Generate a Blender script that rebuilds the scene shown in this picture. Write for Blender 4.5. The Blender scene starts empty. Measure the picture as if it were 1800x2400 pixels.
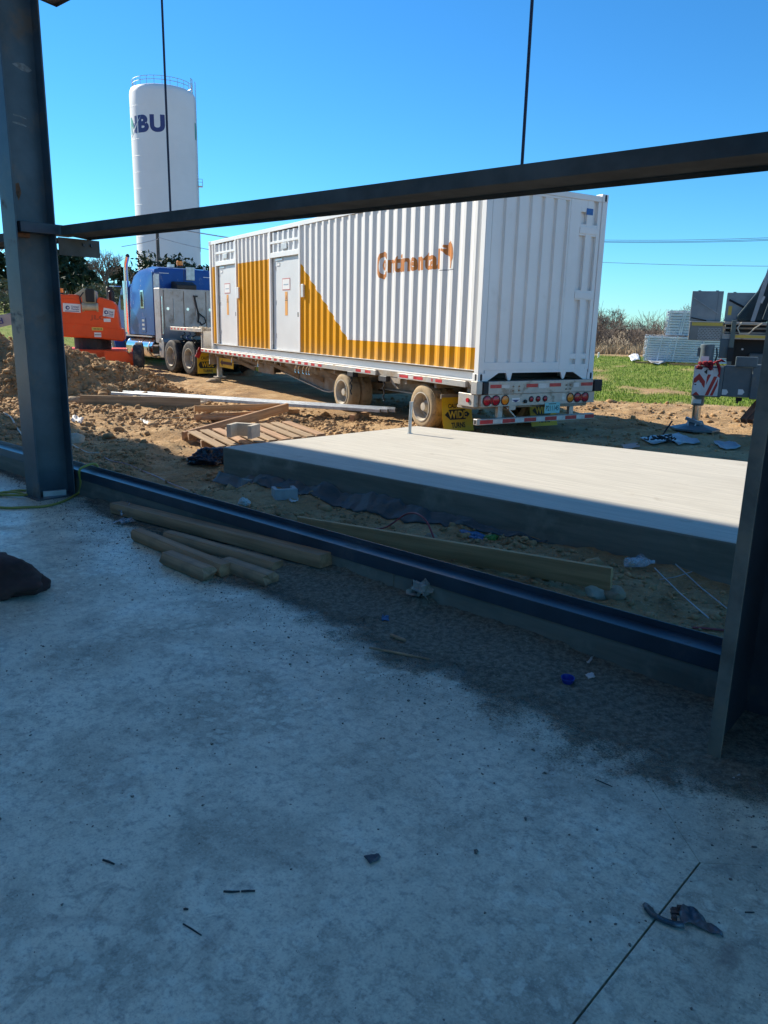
import bpy, bmesh, math, random
import numpy as np
from mathutils import Vector, Matrix
rnd = random.Random(7)
S = bpy.context.scene
COL = S.collection
R = math.radians

# ------------------------------------------------------------------ camera
CAMZ, PITCH, ROLL, FPX = 1.6, R(13.886), R(1.389), 1788.5      # focal length in pixels of a 1800x2400 frame
fwd = Vector((0, math.cos(PITCH), -math.sin(PITCH)))
up0 = Vector((0, math.sin(PITCH), math.cos(PITCH)))
rt0 = Vector((1, 0, 0))
CR = math.cos(ROLL)*rt0 + math.sin(ROLL)*up0
CU = -math.sin(ROLL)*rt0 + math.cos(ROLL)*up0
cd = bpy.data.cameras.new('camera')
cd.sensor_fit = 'VERTICAL'; cd.sensor_height = 24.0; cd.lens = 24.0*FPX/2400
cd.clip_start = 0.05; cd.clip_end = 6000
cam = bpy.data.objects.new('camera', cd); COL.objects.link(cam)
cam.matrix_world = Matrix(((CR.x, CU.x, -fwd.x, 0), (CR.y, CU.y, -fwd.y, 0), (CR.z, CU.z, -fwd.z, CAMZ), (0, 0, 0, 1)))
S.camera = cam

# ------------------------------------------------------------------ light
SUN_AZ, SUN_EL = R(-53.5), R(33)
w = bpy.data.worlds.new('World'); S.world = w; w.use_nodes = True
nt = w.node_tree; nt.nodes.clear()
sky = nt.nodes.new('ShaderNodeTexSky'); sky.sky_type = 'NISHITA'; sky.sun_disc = False
sky.sun_elevation = SUN_EL; sky.sun_rotation = SUN_AZ
sky.altitude = 200; sky.air_density = 1.0; sky.dust_density = 0.0; sky.ozone_density = 4.0
hs = nt.nodes.new('ShaderNodeHueSaturation'); hs.inputs['Saturation'].default_value = 1.15
hs.inputs['Hue'].default_value = 0.494
bg = nt.nodes.new('ShaderNodeBackground'); bg.inputs['Strength'].default_value = 0.09
wo = nt.nodes.new('ShaderNodeOutputWorld')
tn = nt.nodes.new('ShaderNodeMix'); tn.data_type = 'RGBA'; tn.blend_type = 'MULTIPLY'; tn.inputs[0].default_value = 1; tn.inputs[7].default_value = (.42, .80, 1.03, 1)
nt.links.new(sky.outputs[0], hs.inputs['Color']); nt.links.new(hs.outputs[0], tn.inputs[6]); nt.links.new(tn.outputs[2], bg.inputs['Color']); nt.links.new(bg.outputs[0], wo.inputs['Surface'])
sl = bpy.data.lights.new('sun', 'SUN'); sl.energy = 4.2; sl.angle = R(0.5); sl.color = (1.0, 0.92, 0.78)
so = bpy.data.objects.new('sun', sl); COL.objects.link(so)
sv = Vector((math.sin(SUN_AZ)*math.cos(SUN_EL), math.cos(SUN_AZ)*math.cos(SUN_EL), math.sin(SUN_EL)))
so.rotation_euler = sv.to_track_quat('Z', 'Y').to_euler(); so.location = (0, 0, 30)
vs = S.view_settings
S.display_settings.display_device = 'sRGB'
vs.view_transform = 'Standard'; vs.look = 'None'; vs.gamma = 1.0; vs.use_curve_mapping = False
vs.exposure = 1.02

# ------------------------------------------------------------------ frames of reference
def ray(u, v):                       # viewing ray through a pixel of the 1800x2400 photograph
    return CR*((u-900)/FPX) + CU*((1200-v)/FPX) + fwd
def at(u, v, z=0.0):                 # the point of the level plane z under that pixel
    d = ray(u, v); t = (z-CAMZ)/d.z
    return Vector((d.x*t, d.y*t, z))
WA = R(-41.2)                        # the wall of the building runs along its local x, y points outdoors
EX = Vector((math.cos(WA), math.sin(WA), 0)); EY = Vector((-EX.y, EX.x, 0))
def wall_pt(x, y, z=0): return EX*x + EY*y + Vector((0, 0, z))
def to_wall(p): return (p.dot(EX), p.dot(EY))
TA = R(-58.4)                        # the trailer: local x runs to its rear, y to its far side
TX = Vector((math.cos(TA), math.sin(TA), 0)); TY = Vector((-TX.y, TX.x, 0))
T0 = Vector((-5.009, 22.138, 0))     # front near corner of the container

# ------------------------------------------------------------------ noise
def _h(ix, iy, s):
    n = (ix.astype(np.int64)*374761393 + iy.astype(np.int64)*668265263 + s*1274126177) & 0xffffffff
    n = ((n ^ (n >> 13))*1103515245) & 0xffffffff
    n = ((n ^ (n >> 16))*2246822519) & 0xffffffff
    return (n & 0xffffff)/float(0xffffff)
def vnoise(x, y, s=0):
    x = np.asarray(x, float); y = np.asarray(y, float)
    ix = np.floor(x); iy = np.floor(y); fx = x-ix; fy = y-iy
    fx = fx*fx*(3-2*fx); fy = fy*fy*(3-2*fy)
    a = _h(ix, iy, s); b = _h(ix+1, iy, s); c = _h(ix, iy+1, s); d = _h(ix+1, iy+1, s)
    return (a*(1-fx)+b*fx)*(1-fy) + (c*(1-fx)+d*fx)*fy
def fbm(x, y, o=4, s=0, g=0.5):
    t = 0; a = 1; n = 0
    for i in range(o):
        t = t + a*vnoise(x*2**i+i*17.3, y*2**i-i*9.1, s+i); n += a; a *= g
    return t/n*2-1
def sstep(a, b, x): 
    t = np.clip((x-a)/(b-a), 0, 1); return t*t*(3-2*t)

# ------------------------------------------------------------------ mesh builder
class MB:
    def __init__(s): s.v = []; s.f = []
    def add(s, vs, fs):
        o = len(s.v); s.v += [tuple(p) for p in vs]; s.f += [tuple(i+o for i in f) for f in fs]; return s
    def box(s, x0, x1, y0, y1, z0, z1):
        return s.add([(x0,y0,z0),(x1,y0,z0),(x1,y1,z0),(x0,y1,z0),(x0,y0,z1),(x1,y0,z1),(x1,y1,z1),(x0,y1,z1)],
                     [(0,3,2,1),(4,5,6,7),(0,1,5,4),(1,2,6,5),(2,3,7,6),(3,0,4,7)])
    def bar(s, p, q, w, h, up=(0,0,1), w2=None, h2=None):
        p = Vector(p); q = Vector(q); d = (q-p).normalized(); u = Vector(up)
        if abs(d.dot(u)) > .98: u = Vector((0,1,0))
        sd = d.cross(u).normalized(); u = sd.cross(d).normalized()
        w2 = w if w2 is None else w2; h2 = h if h2 is None else h2
        vs = [c + sd*a*ww/2 + u*b*hh/2 for c, ww, hh in ((p,w,h),(q,w2,h2)) for a, b in ((-1,-1),(1,-1),(1,1),(-1,1))]
        return s.add(vs, [(0,1,2,3),(7,6,5,4),(0,4,5,1),(1,5,6,2),(2,6,7,3),(3,7,4,0)])
    def prism(s, poly, axis, a, b):      # polygon extruded along an axis; poly given in the two other axes in order
        n = len(poly)
        def P(u, v, t): return {'x': (t,u,v), 'y': (u,t,v), 'z': (u,v,t)}[axis]
        vs = [P(u,v,a) for u, v in poly] + [P(u,v,b) for u, v in poly]
        return s.add(vs, [tuple(range(n-1,-1,-1)), tuple(range(n,2*n))] + [(i,(i+1)%n,n+(i+1)%n,n+i) for i in range(n)])
    def tube(s, pts, r, n=8, caps=True):
        pts = [Vector(p) for p in pts]; m = len(pts)
        rs = r if isinstance(r, (list, tuple)) else [r]*m
        t = (pts[1]-pts[0]).normalized(); u = t.orthogonal().normalized(); vs = []
        for i, p in enumerate(pts):
            if i == 0: t = pts[1]-pts[0]
            elif i == m-1: t = pts[-1]-pts[-2]
            else: t = pts[i+1]-pts[i-1]
            t = t.normalized(); u = (u - t*u.dot(t)).normalized(); b = t.cross(u)
            vs += [p + (u*math.cos(2*math.pi*k/n) + b*math.sin(2*math.pi*k/n))*rs[i] for k in range(n)]
        fs = [(i*n+k, i*n+(k+1)%n, (i+1)*n+(k+1)%n, (i+1)*n+k) for i in range(m-1) for k in range(n)]
        if caps: fs += [tuple(range(n-1,-1,-1)), tuple(range((m-1)*n, m*n))]
        return s.add(vs, fs)
    def lathe(s, prof, c, axis='z', n=24, caps=False):       # prof: (radius, height) pairs
        c = Vector(c); vs = []
        for r, h in prof:
            for k in range(n):
                a = 2*math.pi*k/n; p, q = r*math.cos(a), r*math.sin(a)
                vs.append(c + Vector({'z': (p,q,h), 'x': (h,p,q), 'y': (q,h,p)}[axis]))
        m = len(prof)
        fs = [(i*n+k, i*n+(k+1)%n, (i+1)*n+(k+1)%n, (i+1)*n+k) for i in range(m-1) for k in range(n)]
        if caps: fs.append(tuple(range(n-1,-1,-1)))
        if caps: fs.append(tuple(range((m-1)*n, m*n)))
        return s.add(vs, fs)
    def cyl(s, c, r, h0, h1, axis='z', n=20): return s.lathe([(r,h0),(r,h1)], c, axis, n, True)
    def quad(s, a, b, c, d): return s.add([a,b,c,d], [(0,1,2,3)])
    def build(s, name, mat, parent=None, bevel=0, smooth=False, label=None, seg=1):
        me = bpy.data.meshes.new(name); me.from_pydata(s.v, [], s.f); me.validate(); me.update()
        bm = bmesh.new(); bm.from_mesh(me); bmesh.ops.remove_doubles(bm, verts=bm.verts, dist=1e-6)
        bmesh.ops.recalc_face_normals(bm, faces=bm.faces); bm.to_mesh(me); bm.free()
        return link(name, me, mat, parent, bevel, smooth, label, seg)
def link(name, me, mat, parent=None, bevel=0, smooth=False, label=None, seg=1):
    o = bpy.data.objects.new(name, me); COL.objects.link(o)
    for m in (mat if isinstance(mat, (list, tuple)) else [mat]): me.materials.append(m)
    if parent: o.parent = parent
    if smooth:
        me.polygons.foreach_set('use_smooth', [True]*len(me.polygons))
        if smooth != 'all': me.set_sharp_from_angle(angle=R(40))
    if bevel:
        b = o.modifiers.new('bevel', 'BEVEL'); b.width = bevel; b.segments = seg; b.limit_method = 'ANGLE'; b.angle_limit = R(35)
    if label: o['label'] = label
    return o
def tag(o, label, cat, group=None):
    o['label'] = label; o['category'] = cat
    if group: o['group'] = group
    return o
def structure(o): o['kind'] = 'structure'; return o
def stuff(o): o['kind'] = 'stuff'; return o
def thing(name, label, cat, loc=(0,0,0), rz=0, group=None):
    o = bpy.data.objects.new(name, None); COL.objects.link(o); o.empty_display_size = .2
    o.location = loc; o.rotation_euler = (0,0,rz); return tag(o, label, cat, group)
def B(name, mat, par, *dims, bevel=0, **k): return MB().box(*dims).build(name, mat, par, bevel, **k)
def np_mesh(name, V, F, mat, parent=None, smooth=False):      # V (n,3), F (m,3|4) arrays
    me = bpy.data.meshes.new(name); k = F.shape[1]
    me.vertices.add(len(V)); me.vertices.foreach_set('co', V.astype(np.float32).ravel())
    me.loops.add(F.size); me.loops.foreach_set('vertex_index', F.astype(np.int32).ravel())
    me.polygons.add(len(F)); me.polygons.foreach_set('loop_start', np.arange(0, F.size, k, dtype=np.int32))
    me.update(calc_edges=True); me.validate()
    return link(name, me, mat, parent, 0, 'all' if smooth else False)

# ------------------------------------------------------------------ text as flat mesh
def text_polys(body, bold=0.0, res=3):
    c = bpy.data.curves.new('t', 'FONT'); c.body = body; c.offset = bold; c.resolution_u = res
    o = bpy.data.objects.new('t', c); COL.objects.link(o)
    dg = bpy.context.evaluated_depsgraph_get(); me = o.evaluated_get(dg).to_mesh()
    V = [v.co.copy() for v in me.vertices]; F = [tuple(p.vertices) for p in me.polygons]
    bpy.data.objects.remove(o); bpy.data.curves.remove(c)
    x0 = min(v.x for v in V); x1 = max(v.x for v in V); y0 = min(v.y for v in V); y1 = max(v.y for v in V)
    return [((v.x-x0)/(x1-x0), (v.y-y0)/(y1-y0)) for v in V], F
def lettering(body, org, right, upv, w, h, mat, par, name='lettering', bold=0.02, label=None):
    V, F = text_polys(body, bold); org = Vector(org); right = Vector(right); upv = Vector(upv)
    me = bpy.data.meshes.new(name); me.from_pydata([org + right*x*w + upv*y*h for x, y in V], [], F)
    return link(name, me, mat, par, label=label)

# ------------------------------------------------------------------ materials
class NT:
    def __init__(s, name):
        s.m = bpy.data.materials.new(name); s.m.use_nodes = True; s.t = s.m.node_tree
        s.b = s.t.nodes['Principled BSDF']; s.co = s.t.nodes.new('ShaderNodeTexCoord').outputs['Object']
    def n(s, k): return s.t.nodes.new(k)
    def set(s, sock, v):
        if hasattr(v, 'is_output') or isinstance(v, bpy.types.NodeSocket): s.t.links.new(v, sock)
        else: sock.default_value = v
    def noise(s, sc, det=4, rough=.55, co=None, dist=0):
        t = s.n('ShaderNodeTexNoise'); t.inputs['Scale'].default_value = sc; t.inputs['Detail'].default_value = det
        t.inputs['Roughness'].default_value = rough; t.inputs['Distortion'].default_value = dist
        s.t.links.new(co or s.co, t.inputs['Vector']); return t.outputs['Fac']
    def voro(s, sc, feat='F1', co=None, out='Distance'):
        t = s.n('ShaderNodeTexVoronoi'); t.feature = feat; t.inputs['Scale'].default_value = sc
        s.t.links.new(co or s.co, t.inputs['Vector']); return t.outputs[out]
    def ramp(s, f, a, b, va=0.0, vb=1.0):
        t = s.n('ShaderNodeMapRange'); t.interpolation_type = 'SMOOTHSTEP'
        for k, v in zip(('Value','From Min','From Max','To Min','To Max'), (f,a,b,va,vb)): s.set(t.inputs[k], v)
        return t.outputs[0]
    def math(s, op, a, b=0.0, c=0.0):
        t = s.n('ShaderNodeMath'); t.operation = op
        for i, v in enumerate((a,b,c)): s.set(t.inputs[i], v)
        return t.outputs[0]
    def mix(s, f, a, b, mode='MIX'):
        t = s.n('ShaderNodeMix'); t.data_type = 'RGBA'; t.blend_type = mode; t.clamp_factor = True
        s.set(t.inputs[0], f)
        for i, v in ((6,a),(7,b)):
            s.set(t.inputs[i], v if isinstance(v, bpy.types.NodeSocket) else (*v[:3], 1.0))
        return t.outputs[2]
    def scale_co(s, x, y, z, rz=0):
        t = s.n('ShaderNodeMapping'); t.inputs['Scale'].default_value = (x,y,z); t.inputs['Rotation'].default_value = (0,0,rz)
        s.t.links.new(s.co, t.inputs['Vector']); return t.outputs[0]
    def sep(s):
        t = s.n('ShaderNodeSeparateXYZ'); s.t.links.new(s.co, t.inputs[0]); return t.outputs
    def attr(s, name, out='Fac'):
        t = s.n('ShaderNodeAttribute'); t.attribute_name = name; return t.outputs[out]
    def bump(s, h, st=.3, d=.01):
        t = s.n('ShaderNodeBump'); t.inputs['Strength'].default_value = st; t.inputs['Distance'].default_value = d
        s.set(t.inputs['Height'], h); s.t.links.new(t.outputs[0], s.b.inputs['Normal'])
    def out(s, col, rough=.6, metal=0.0, spec=None):
        s.set(s.b.inputs['Base Color'], col if isinstance(col, bpy.types.NodeSocket) else (*col[:3], 1))
        s.set(s.b.inputs['Roughness'], rough); s.set(s.b.inputs['Metallic'], metal)
        if spec is not None: s.b.inputs['Specular IOR Level'].default_value = spec
        return s.m
MUD = (.27, .19, .115)
def M(name, col, rough=.55, metal=0.0, var=.18, vs=2.5, dirt=0.0, dirtcol=MUD, ds=4.0, bump=.0, bs=40, spec=None):
    t = NT(name); c = Vector(col[:3])
    n1 = t.noise(vs, 5, .6)
    k = t.mix(t.ramp(n1, .3, .7), tuple(c*(1-var)), tuple(min(1.0, x) for x in c*(1+var*.6)))
    r = rough
    if dirt:
        f = t.ramp(t.noise(ds, 7, .65), .62-dirt*.45, .80-dirt*.35)
        k = t.mix(t.math('MULTIPLY', f, min(1, .35+dirt)), k, dirtcol); r = t.math('MAXIMUM', t.math('MULTIPLY', f, .9), rough)
    if bump: t.bump(t.noise(bs, 4, .6), bump, .004)
    return t.out(k, r, metal, spec)
# ------------------------------------------------------------------ material library
STEEL = M('painted_steel', (.066,.094,.112), .42, 0, .25, 3, .28, (.20,.13,.08), 2.2, .1, 60)
SILLM = M('sill_paint', (.045,.062,.080), .36, 0, .25, 3, .12, (.2,.16,.12), 3, .08, 60)
STEEL_DK = M('primed_steel', (.050,.058,.068), .5, 0, .3, 4, .16, (.2,.15,.1), 3, .1, 60)
GIRTM = M('primed_girt_steel', (.13,.122,.108), .85, 0, .25, 4, .12, (.2,.15,.1), 3, spec=.08)
RODM = M('sag_rod_steel', (.03,.025,.05), .5, 0, .2)
WHITE = M('white_paint', (.80,.79,.76), .38, 0, .05, 1.2, .06, (.62,.58,.5), 1.5)
WHITE_DOOR = M('door_paint', (.66,.66,.65), .4, 0, .05, 1.2, .05, (.6,.57,.5), 1.5)
ALU = M('dull_aluminium', (.50,.47,.43), .48, .55, .2, 5, .35, (.36,.29,.2), 5, .05, 50)
ALU_DIRTY = M('muddy_frame_steel', (.33,.29,.235), .7, .1, .3, 4, .5, MUD, 5, .1, 40)
CHROME = M('polished_aluminium', (.75,.75,.76), .16, 1.0, .06, 3, .15, (.4,.32,.22), 3)
GALV = M('galvanised_steel', (.50,.53,.54), .42, .6, .22, 8, .15, (.36,.28,.18), 6)
RUBBER = M('tyre_rubber', (.035,.035,.037), .8, 0, .3, 6, .3, (.24,.19,.13), 6, .2, 60)
RUBBER_MUD = M('muddy_tyre', (.13,.095,.055), .95, 0, .4, 8, .85, (.42,.31,.18), 5, .6, 35)
RIM_MUD = M('muddy_rim', (.50,.45,.37), .7, .1, .2, 6, .45, (.42,.34,.23), 5, .1, 40)
BLACK = M('black_rubber', (.015,.016,.018), .6, 0, .3, 6, .12, (.16,.12,.08), 6)
BLUE = M('blue_truck_paint', (.028,.085,.30), .22, 0, .12, 1.5, .12, (.25,.24,.24), 2.5)
BLUE_DK = M('dark_blue_plastic', (.012,.02,.06), .4, 0, .2)
GREY_RACK = M('headache_rack_aluminium', (.42,.40,.385), .5, .35, .15, 2.5, .35, (.30,.26,.21), 3)
ORANGE = M('orange_lift_paint', (.86,.085,.004), .5, 0, .12, 1.5, .12, (.4,.16,.07), 3)
TAN = M('tan_lift_metal', (.52,.44,.29), .55, 0, .2, 3, .2)
YELLOW = M('yellow_flap', (.72,.44,.012), .55, 0, .15, 3, .25, (.35,.25,.1), 6)
INK = M('black_print', (.014,.013,.012), .6, 0, .2, 8)
REDT = M('red_reflective_tape', (.55,.035,.04), .35, 0, .25, 7, .12, (.4,.26,.2), 8)
WHTT = M('white_reflective_tape', (.66,.63,.58), .35, 0, .15, 7, .2, (.45,.36,.26), 8)
RED_LENS = M('red_lens', (.42,.012,.025), .18, 0, .2, 9)
AMBER = M('amber_lens', (.85,.25,.015), .2, 0, .15, 9)
STICKER = M('white_sticker', (.76,.75,.73), .5, 0, .06)
STICK_Y = M('yellow_sticker', (.78,.55,.10), .5, 0, .1)
STICK_O = M('orange_sticker', (.72,.33,.06), .5, 0, .1)
LOGO = M('orange_logo_paint', (.56,.19,.018), .4, 0, .08)
TEAL_INK = M('teal_plate', (.25,.60,.60), .4, 0, .1)
PLATE_INK = M('plate_ink', (.03,.10,.10), .5)
NAVY = M('navy_paint', (.035,.045,.17), .45, 0, .08)
GREENP = M('green_paint', (.05,.35,.22), .45, 0, .08)
TOWERM = M('tower_paint', (.78,.78,.77), .5, 0, .04, .15, .05, (.6,.6,.58), .2)
CRANE = M('crane_grey', (.105,.14,.155), .42, 0, .15, 3, .15, (.25,.2,.14), 4)
CRANE_LID = M('toolbox_lid_grey', (.30,.34,.36), .35, .3, .15, 3, .15, (.3,.25,.2), 4)
BOOMM = M('dark_teal_boom', (.010,.036,.05), .35, 0, .45, 3.5)
CRANE_WHT = M('crane_white_edge', (.62,.62,.60), .4, 0, .1)
DARKVOID = M('black_steel_and_void_dark', (.018,.018,.02), .6, 0, .3)  # black steel parts; also paints the darkness of slots, holes and voids
RAG = M('red_rag', (.26,.010,.02), .85, 0, .3, 12)
BROWNBEAM = M('red_brown_beam', (.26,.10,.055), .7, 0, .3, 4, .2)
SILVERPANEL = M('silver_panel', (.74,.75,.77), .35, .2, .1, 1.5)
HOSE = M('yellow_hose', (.30,.28,.06), .5, 0, .15)
PINKC = M('pink_cord', (.50,.33,.30), .6)
REDC = M('red_cord', (.30,.05,.05), .6)
STRINGC = M('pale_string', (.58,.52,.40), .7)
BLUEP = M('blue_plastic', (.02,.045,.30), .3, 0, .1)
LBLUEP = M('light_blue_scrap', (.04,.13,.27), .4)
PAPER = M('paper', (.62,.60,.55), .8, 0, .12, 9)
KRAFT = M('crumpled_paper', (.34,.31,.26), .85, 0, .35, 20)
CLOTHBR = M('dark_brown_cloth', (.055,.028,.024), .95, 0, .4, 5, .1, (.1,.07,.05), 5, .4, 90)
BLOCKM = M('grey_block', (.36,.37,.36), .9, 0, .15, 12, .15, MUD, 6, .3, 80)
BLOCKT = M('buff_block', (.50,.44,.34), .9, 0, .12, 12, .12, MUD, 6, .3, 80)
ROCKM = M('limestone_rock', (.36,.27,.17), .95, 0, .35, 6, .35, MUD, 5, .5, 30)
ROCKP = M('pale_rock', (.50,.43,.32), .95, 0, .25, 6, .2, MUD, 5, .5, 30)
BLACKP = M('black_plastic_bag', (.012,.013,.022), .25, 0, .3)
GREENSC = M('green_scrap', (.08,.22,.03), .6)
ROOFM = M('bounce_lined_roof_sheet', (.78,.78,.77), .5, 0, .1, .5)  # white lining added to bounce light down onto the floor
REBAR = M('pale_rod', (.40,.40,.39), .5, .3, .2)
TROWEL = M('rusty_blue_steel', (.10,.14,.17), .4, .6, .4, 30, .4, (.20,.16,.13), 25, .3, 120)
BARK = M('grey_bark', (.13,.105,.085), .95, 0, .3, 3)
TWIG = M('bare_twig', (.20,.155,.12), .95, 0, .3, 1.0)
POLE = M('utility_pole_wood', (.12,.10,.085), .9, 0, .3, 3)
CABLEM = M('overhead_cable', (.10,.11,.13), .5)
CABLEW = M('sunlit_cable', (.62,.62,.60), .35, .5)  # pale colour stands in for sunlight on the wires
GLASSD = M('dark_glass', (.01,.012,.015), .06)

def wood(name, col, dark, along='x', dirt=.2):
    t = NT(name); sc = (1.2, 26, 26) if along == 'x' else (26, 1.2, 26)
    n = t.noise(1.0, 5, .6, t.scale_co(*sc)); k = t.mix(t.ramp(n, .3, .72), dark, col)
    f = t.ramp(t.noise(5, 6, .6), .55, .8); k = t.mix(t.math('MULTIPLY', f, dirt*2), k, (.16,.125,.085))
    t.bump(n, .35, .004); return t.out(k, .85)
WOOD = wood('weathered_lumber', (.50,.295,.155), (.29,.165,.085))
WOOD_GREY = wood('greyed_lumber', (.47,.30,.17), (.25,.155,.09), dirt=.3)
WOOD_NEW = wood('fresh_lumber', (.54,.315,.145), (.37,.21,.09), dirt=.15)
WOOD_PAL = wood('pallet_wood', (.42,.29,.165), (.27,.175,.09), dirt=.2)

def clear(name, col, alpha, rough=.25):
    t = NT(name); t.out(col, rough); n = t.noise(1.6 if alpha < .3 else 7, 4, .6, None, 1.5)
    t.set(t.b.inputs['Alpha'], t.ramp(n, .35, .65, alpha*.5, min(1, alpha*1.5))); t.bump(n, .25, .02); return t.m
FILM = clear('clear_stretch_film', (.82,.84,.87), .24)
FILM2 = clear('thin_plastic_wrap', (.62,.68,.74), .35)
def polysheet():
    t = NT('poly_sheeting'); n = t.noise(5, 5, .6, None, 1.0); t.bump(t.noise(9, 4, .6), .5, .02)
    return t.out(t.mix(n, (.030,.040,.040), (.065,.08,.08)), .55)
POLY = polysheet()

# --- container side paint: white with the yellow flash, and the slight grime of a road journey
def side_paint():
    t = NT('container_side_paint'); x, y, z = t.sep()
    inmid = t.math('LESS_THAN', z, 2.215)
    leftpart = t.math('LESS_THAN', x, 5.0)
    diag = t.math('SUBTRACT', 1.97, t.math('MULTIPLY', t.math('SUBTRACT', x, 5.94), .716))
    lim = t.math('MAXIMUM', diag, .500)
    right = t.math('LESS_THAN', z, lim)
    f = t.math('ADD', t.math('MULTIPLY', leftpart, inmid), t.math('MULTIPLY', t.math('SUBTRACT', 1.0, leftpart), right))
    n = t.noise(1.4, 5)
    st = t.noise(1.0, 4, .6, t.scale_co(9, 9, .5)); wcol = t.mix(n, (.76,.75,.72), (.83,.82,.79)); wcol = t.mix(t.math('MULTIPLY', t.ramp(st, .55, .8), .35), wcol, (.62,.58,.50)); ycol = t.mix(n, (.74,.315,.0), (.84,.385,.002))
    k = t.mix(f, wcol, ycol); du = t.math('MULTIPLY', t.ramp(t.math('ADD', z, t.math('MULTIPLY', t.noise(3, 6, .65), .5)), .35, .75, 1, 0), .30)
    return t.out(t.mix(du, k, (.46,.36,.23)), t.ramp(n, .3, .7, .48, .56), 0, .18)
SIDEP = side_paint()

# --- concrete floor of the building (object space = wall frame)
def floor_mat():
    t = NT('dusty_concrete_floor'); x, y, z = t.sep()
    big = t.noise(.55, 4, .55); mid = t.noise(2.6, 6, .62, None, .6); fine = t.noise(26, 6, .7)
    va = t.n('ShaderNodeVectorMath'); va.operation = 'MULTIPLY_ADD'; nz = t.n('ShaderNodeTexNoise'); nz.inputs['Scale'].default_value = 14; nz.inputs['Detail'].default_value = 4
    t.t.links.new(t.co, nz.inputs['Vector']); t.t.links.new(nz.outputs['Color'], va.inputs[0]); va.inputs[1].default_value = (.11, .11, .11); t.t.links.new(t.co, va.inputs[2])
    sp2 = t.math('MULTIPLY', t.ramp(t.voro(17, 'F1', va.outputs[0]), .30, .44, 1, 0), t.ramp(t.noise(1.9, 4, .6), .42, .58))
    vein = t.math('MULTIPLY', t.ramp(t.noise(7.5, 8, .72, None, .8), .50, .62), t.ramp(t.noise(.9, 3, .55), .40, .60))
    base = t.mix(t.ramp(big, .35, .65), (.60,.565,.405), (.77,.73,.54))
    base = t.mix(t.ramp(mid, .40, .70), base, (.42,.42,.32))
    vein2 = t.math('MULTIPLY', t.ramp(t.noise(19, 8, .75, None, .6), .47, .60), t.ramp(t.noise(.75, 4, .6, t.scale_co(1,1,1,.7)), .38, .60)); base = t.mix(t.math('MULTIPLY', vein, .55), base, (.27,.265,.20)); base = t.mix(t.math('MULTIPLY', vein2, .42), base, (.22,.215,.165)); base = t.mix(t.math('MULTIPLY', sp2, .50), base, (.76,.78,.61))
    base = t.mix(t.math('MULTIPLY', t.ramp(fine, .48, .70), .62), base, (.20,.19,.155)); gr2 = t.noise(110, 3, .7); base = t.mix(t.math('MULTIPLY', t.ramp(gr2, .52, .66), .35), base, (.22,.21,.17)); base = t.mix(t.math('MULTIPLY', t.ramp(gr2, .34, .46, 1, 0), .3), base, (.82,.84,.67))
    # brownish mud smears
    base = t.mix(t.math('MULTIPLY', t.ramp(t.noise(1.7, 7, .7, None, 1.2), .56, .74), .55), base, (.19,.16,.13))
    speck = t.ramp(t.noise(95, 4, .7), .64, .72); spm = t.ramp(t.noise(3.1, 5, .6), .40, .62)
    base = t.mix(t.math('MULTIPLY', t.math('MULTIPLY', speck, spm), .6), base, (.13,.12,.10))
    # packed dirt along the kerb, deeper to the right
    wob = t.math('MULTIPLY', t.math('SUBTRACT', t.noise(1.6, 6, .65), .5), 1.0)
    wid = t.ramp(x, -6.5, -3.0, .10, .62)
    d = t.math('ADD', t.math('SUBTRACT', 3.33, y), wob)
    f = t.ramp(t.math('DIVIDE', d, wid), .65, 1.15, 1, 0)
    base = t.mix(t.math('MULTIPLY', f, .92), base, t.mix(fine, (.12,.118,.088), (.235,.225,.17)))
    t.bump(t.math('ADD', t.math('MULTIPLY', fine, .6), t.math('MULTIPLY', f, t.noise(45, 4))), .35, .006)
    return t.out(base, t.ramp(mid, .3, .7, .36, .62), 0, .5)
FLOORM = floor_mat()
def pad_mat():
    t = NT('broomed_concrete'); n = t.noise(1.0, 5, .6, t.scale_co(2.0, 60, 60)); b = t.noise(1.3, 6, .65)
    k = t.mix(t.ramp(n, .35, .68), (.46,.425,.35), (.575,.535,.44)); k = t.mix(t.ramp(b, .5, .75), k, (.46,.42,.34)); k = t.mix(t.math('MULTIPLY', t.ramp(t.noise(3.3, 7, .7), .60, .72), .5), k, (.34,.29,.22))
    t.bump(n, .4, .004); return t.out(k, .85)
PADM = pad_mat()
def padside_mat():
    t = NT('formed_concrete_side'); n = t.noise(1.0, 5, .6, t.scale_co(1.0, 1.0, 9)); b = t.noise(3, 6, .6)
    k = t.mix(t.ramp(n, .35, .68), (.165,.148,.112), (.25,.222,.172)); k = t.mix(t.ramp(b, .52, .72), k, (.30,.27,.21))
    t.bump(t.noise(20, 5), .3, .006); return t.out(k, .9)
PADSIDE = padside_mat()
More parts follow.
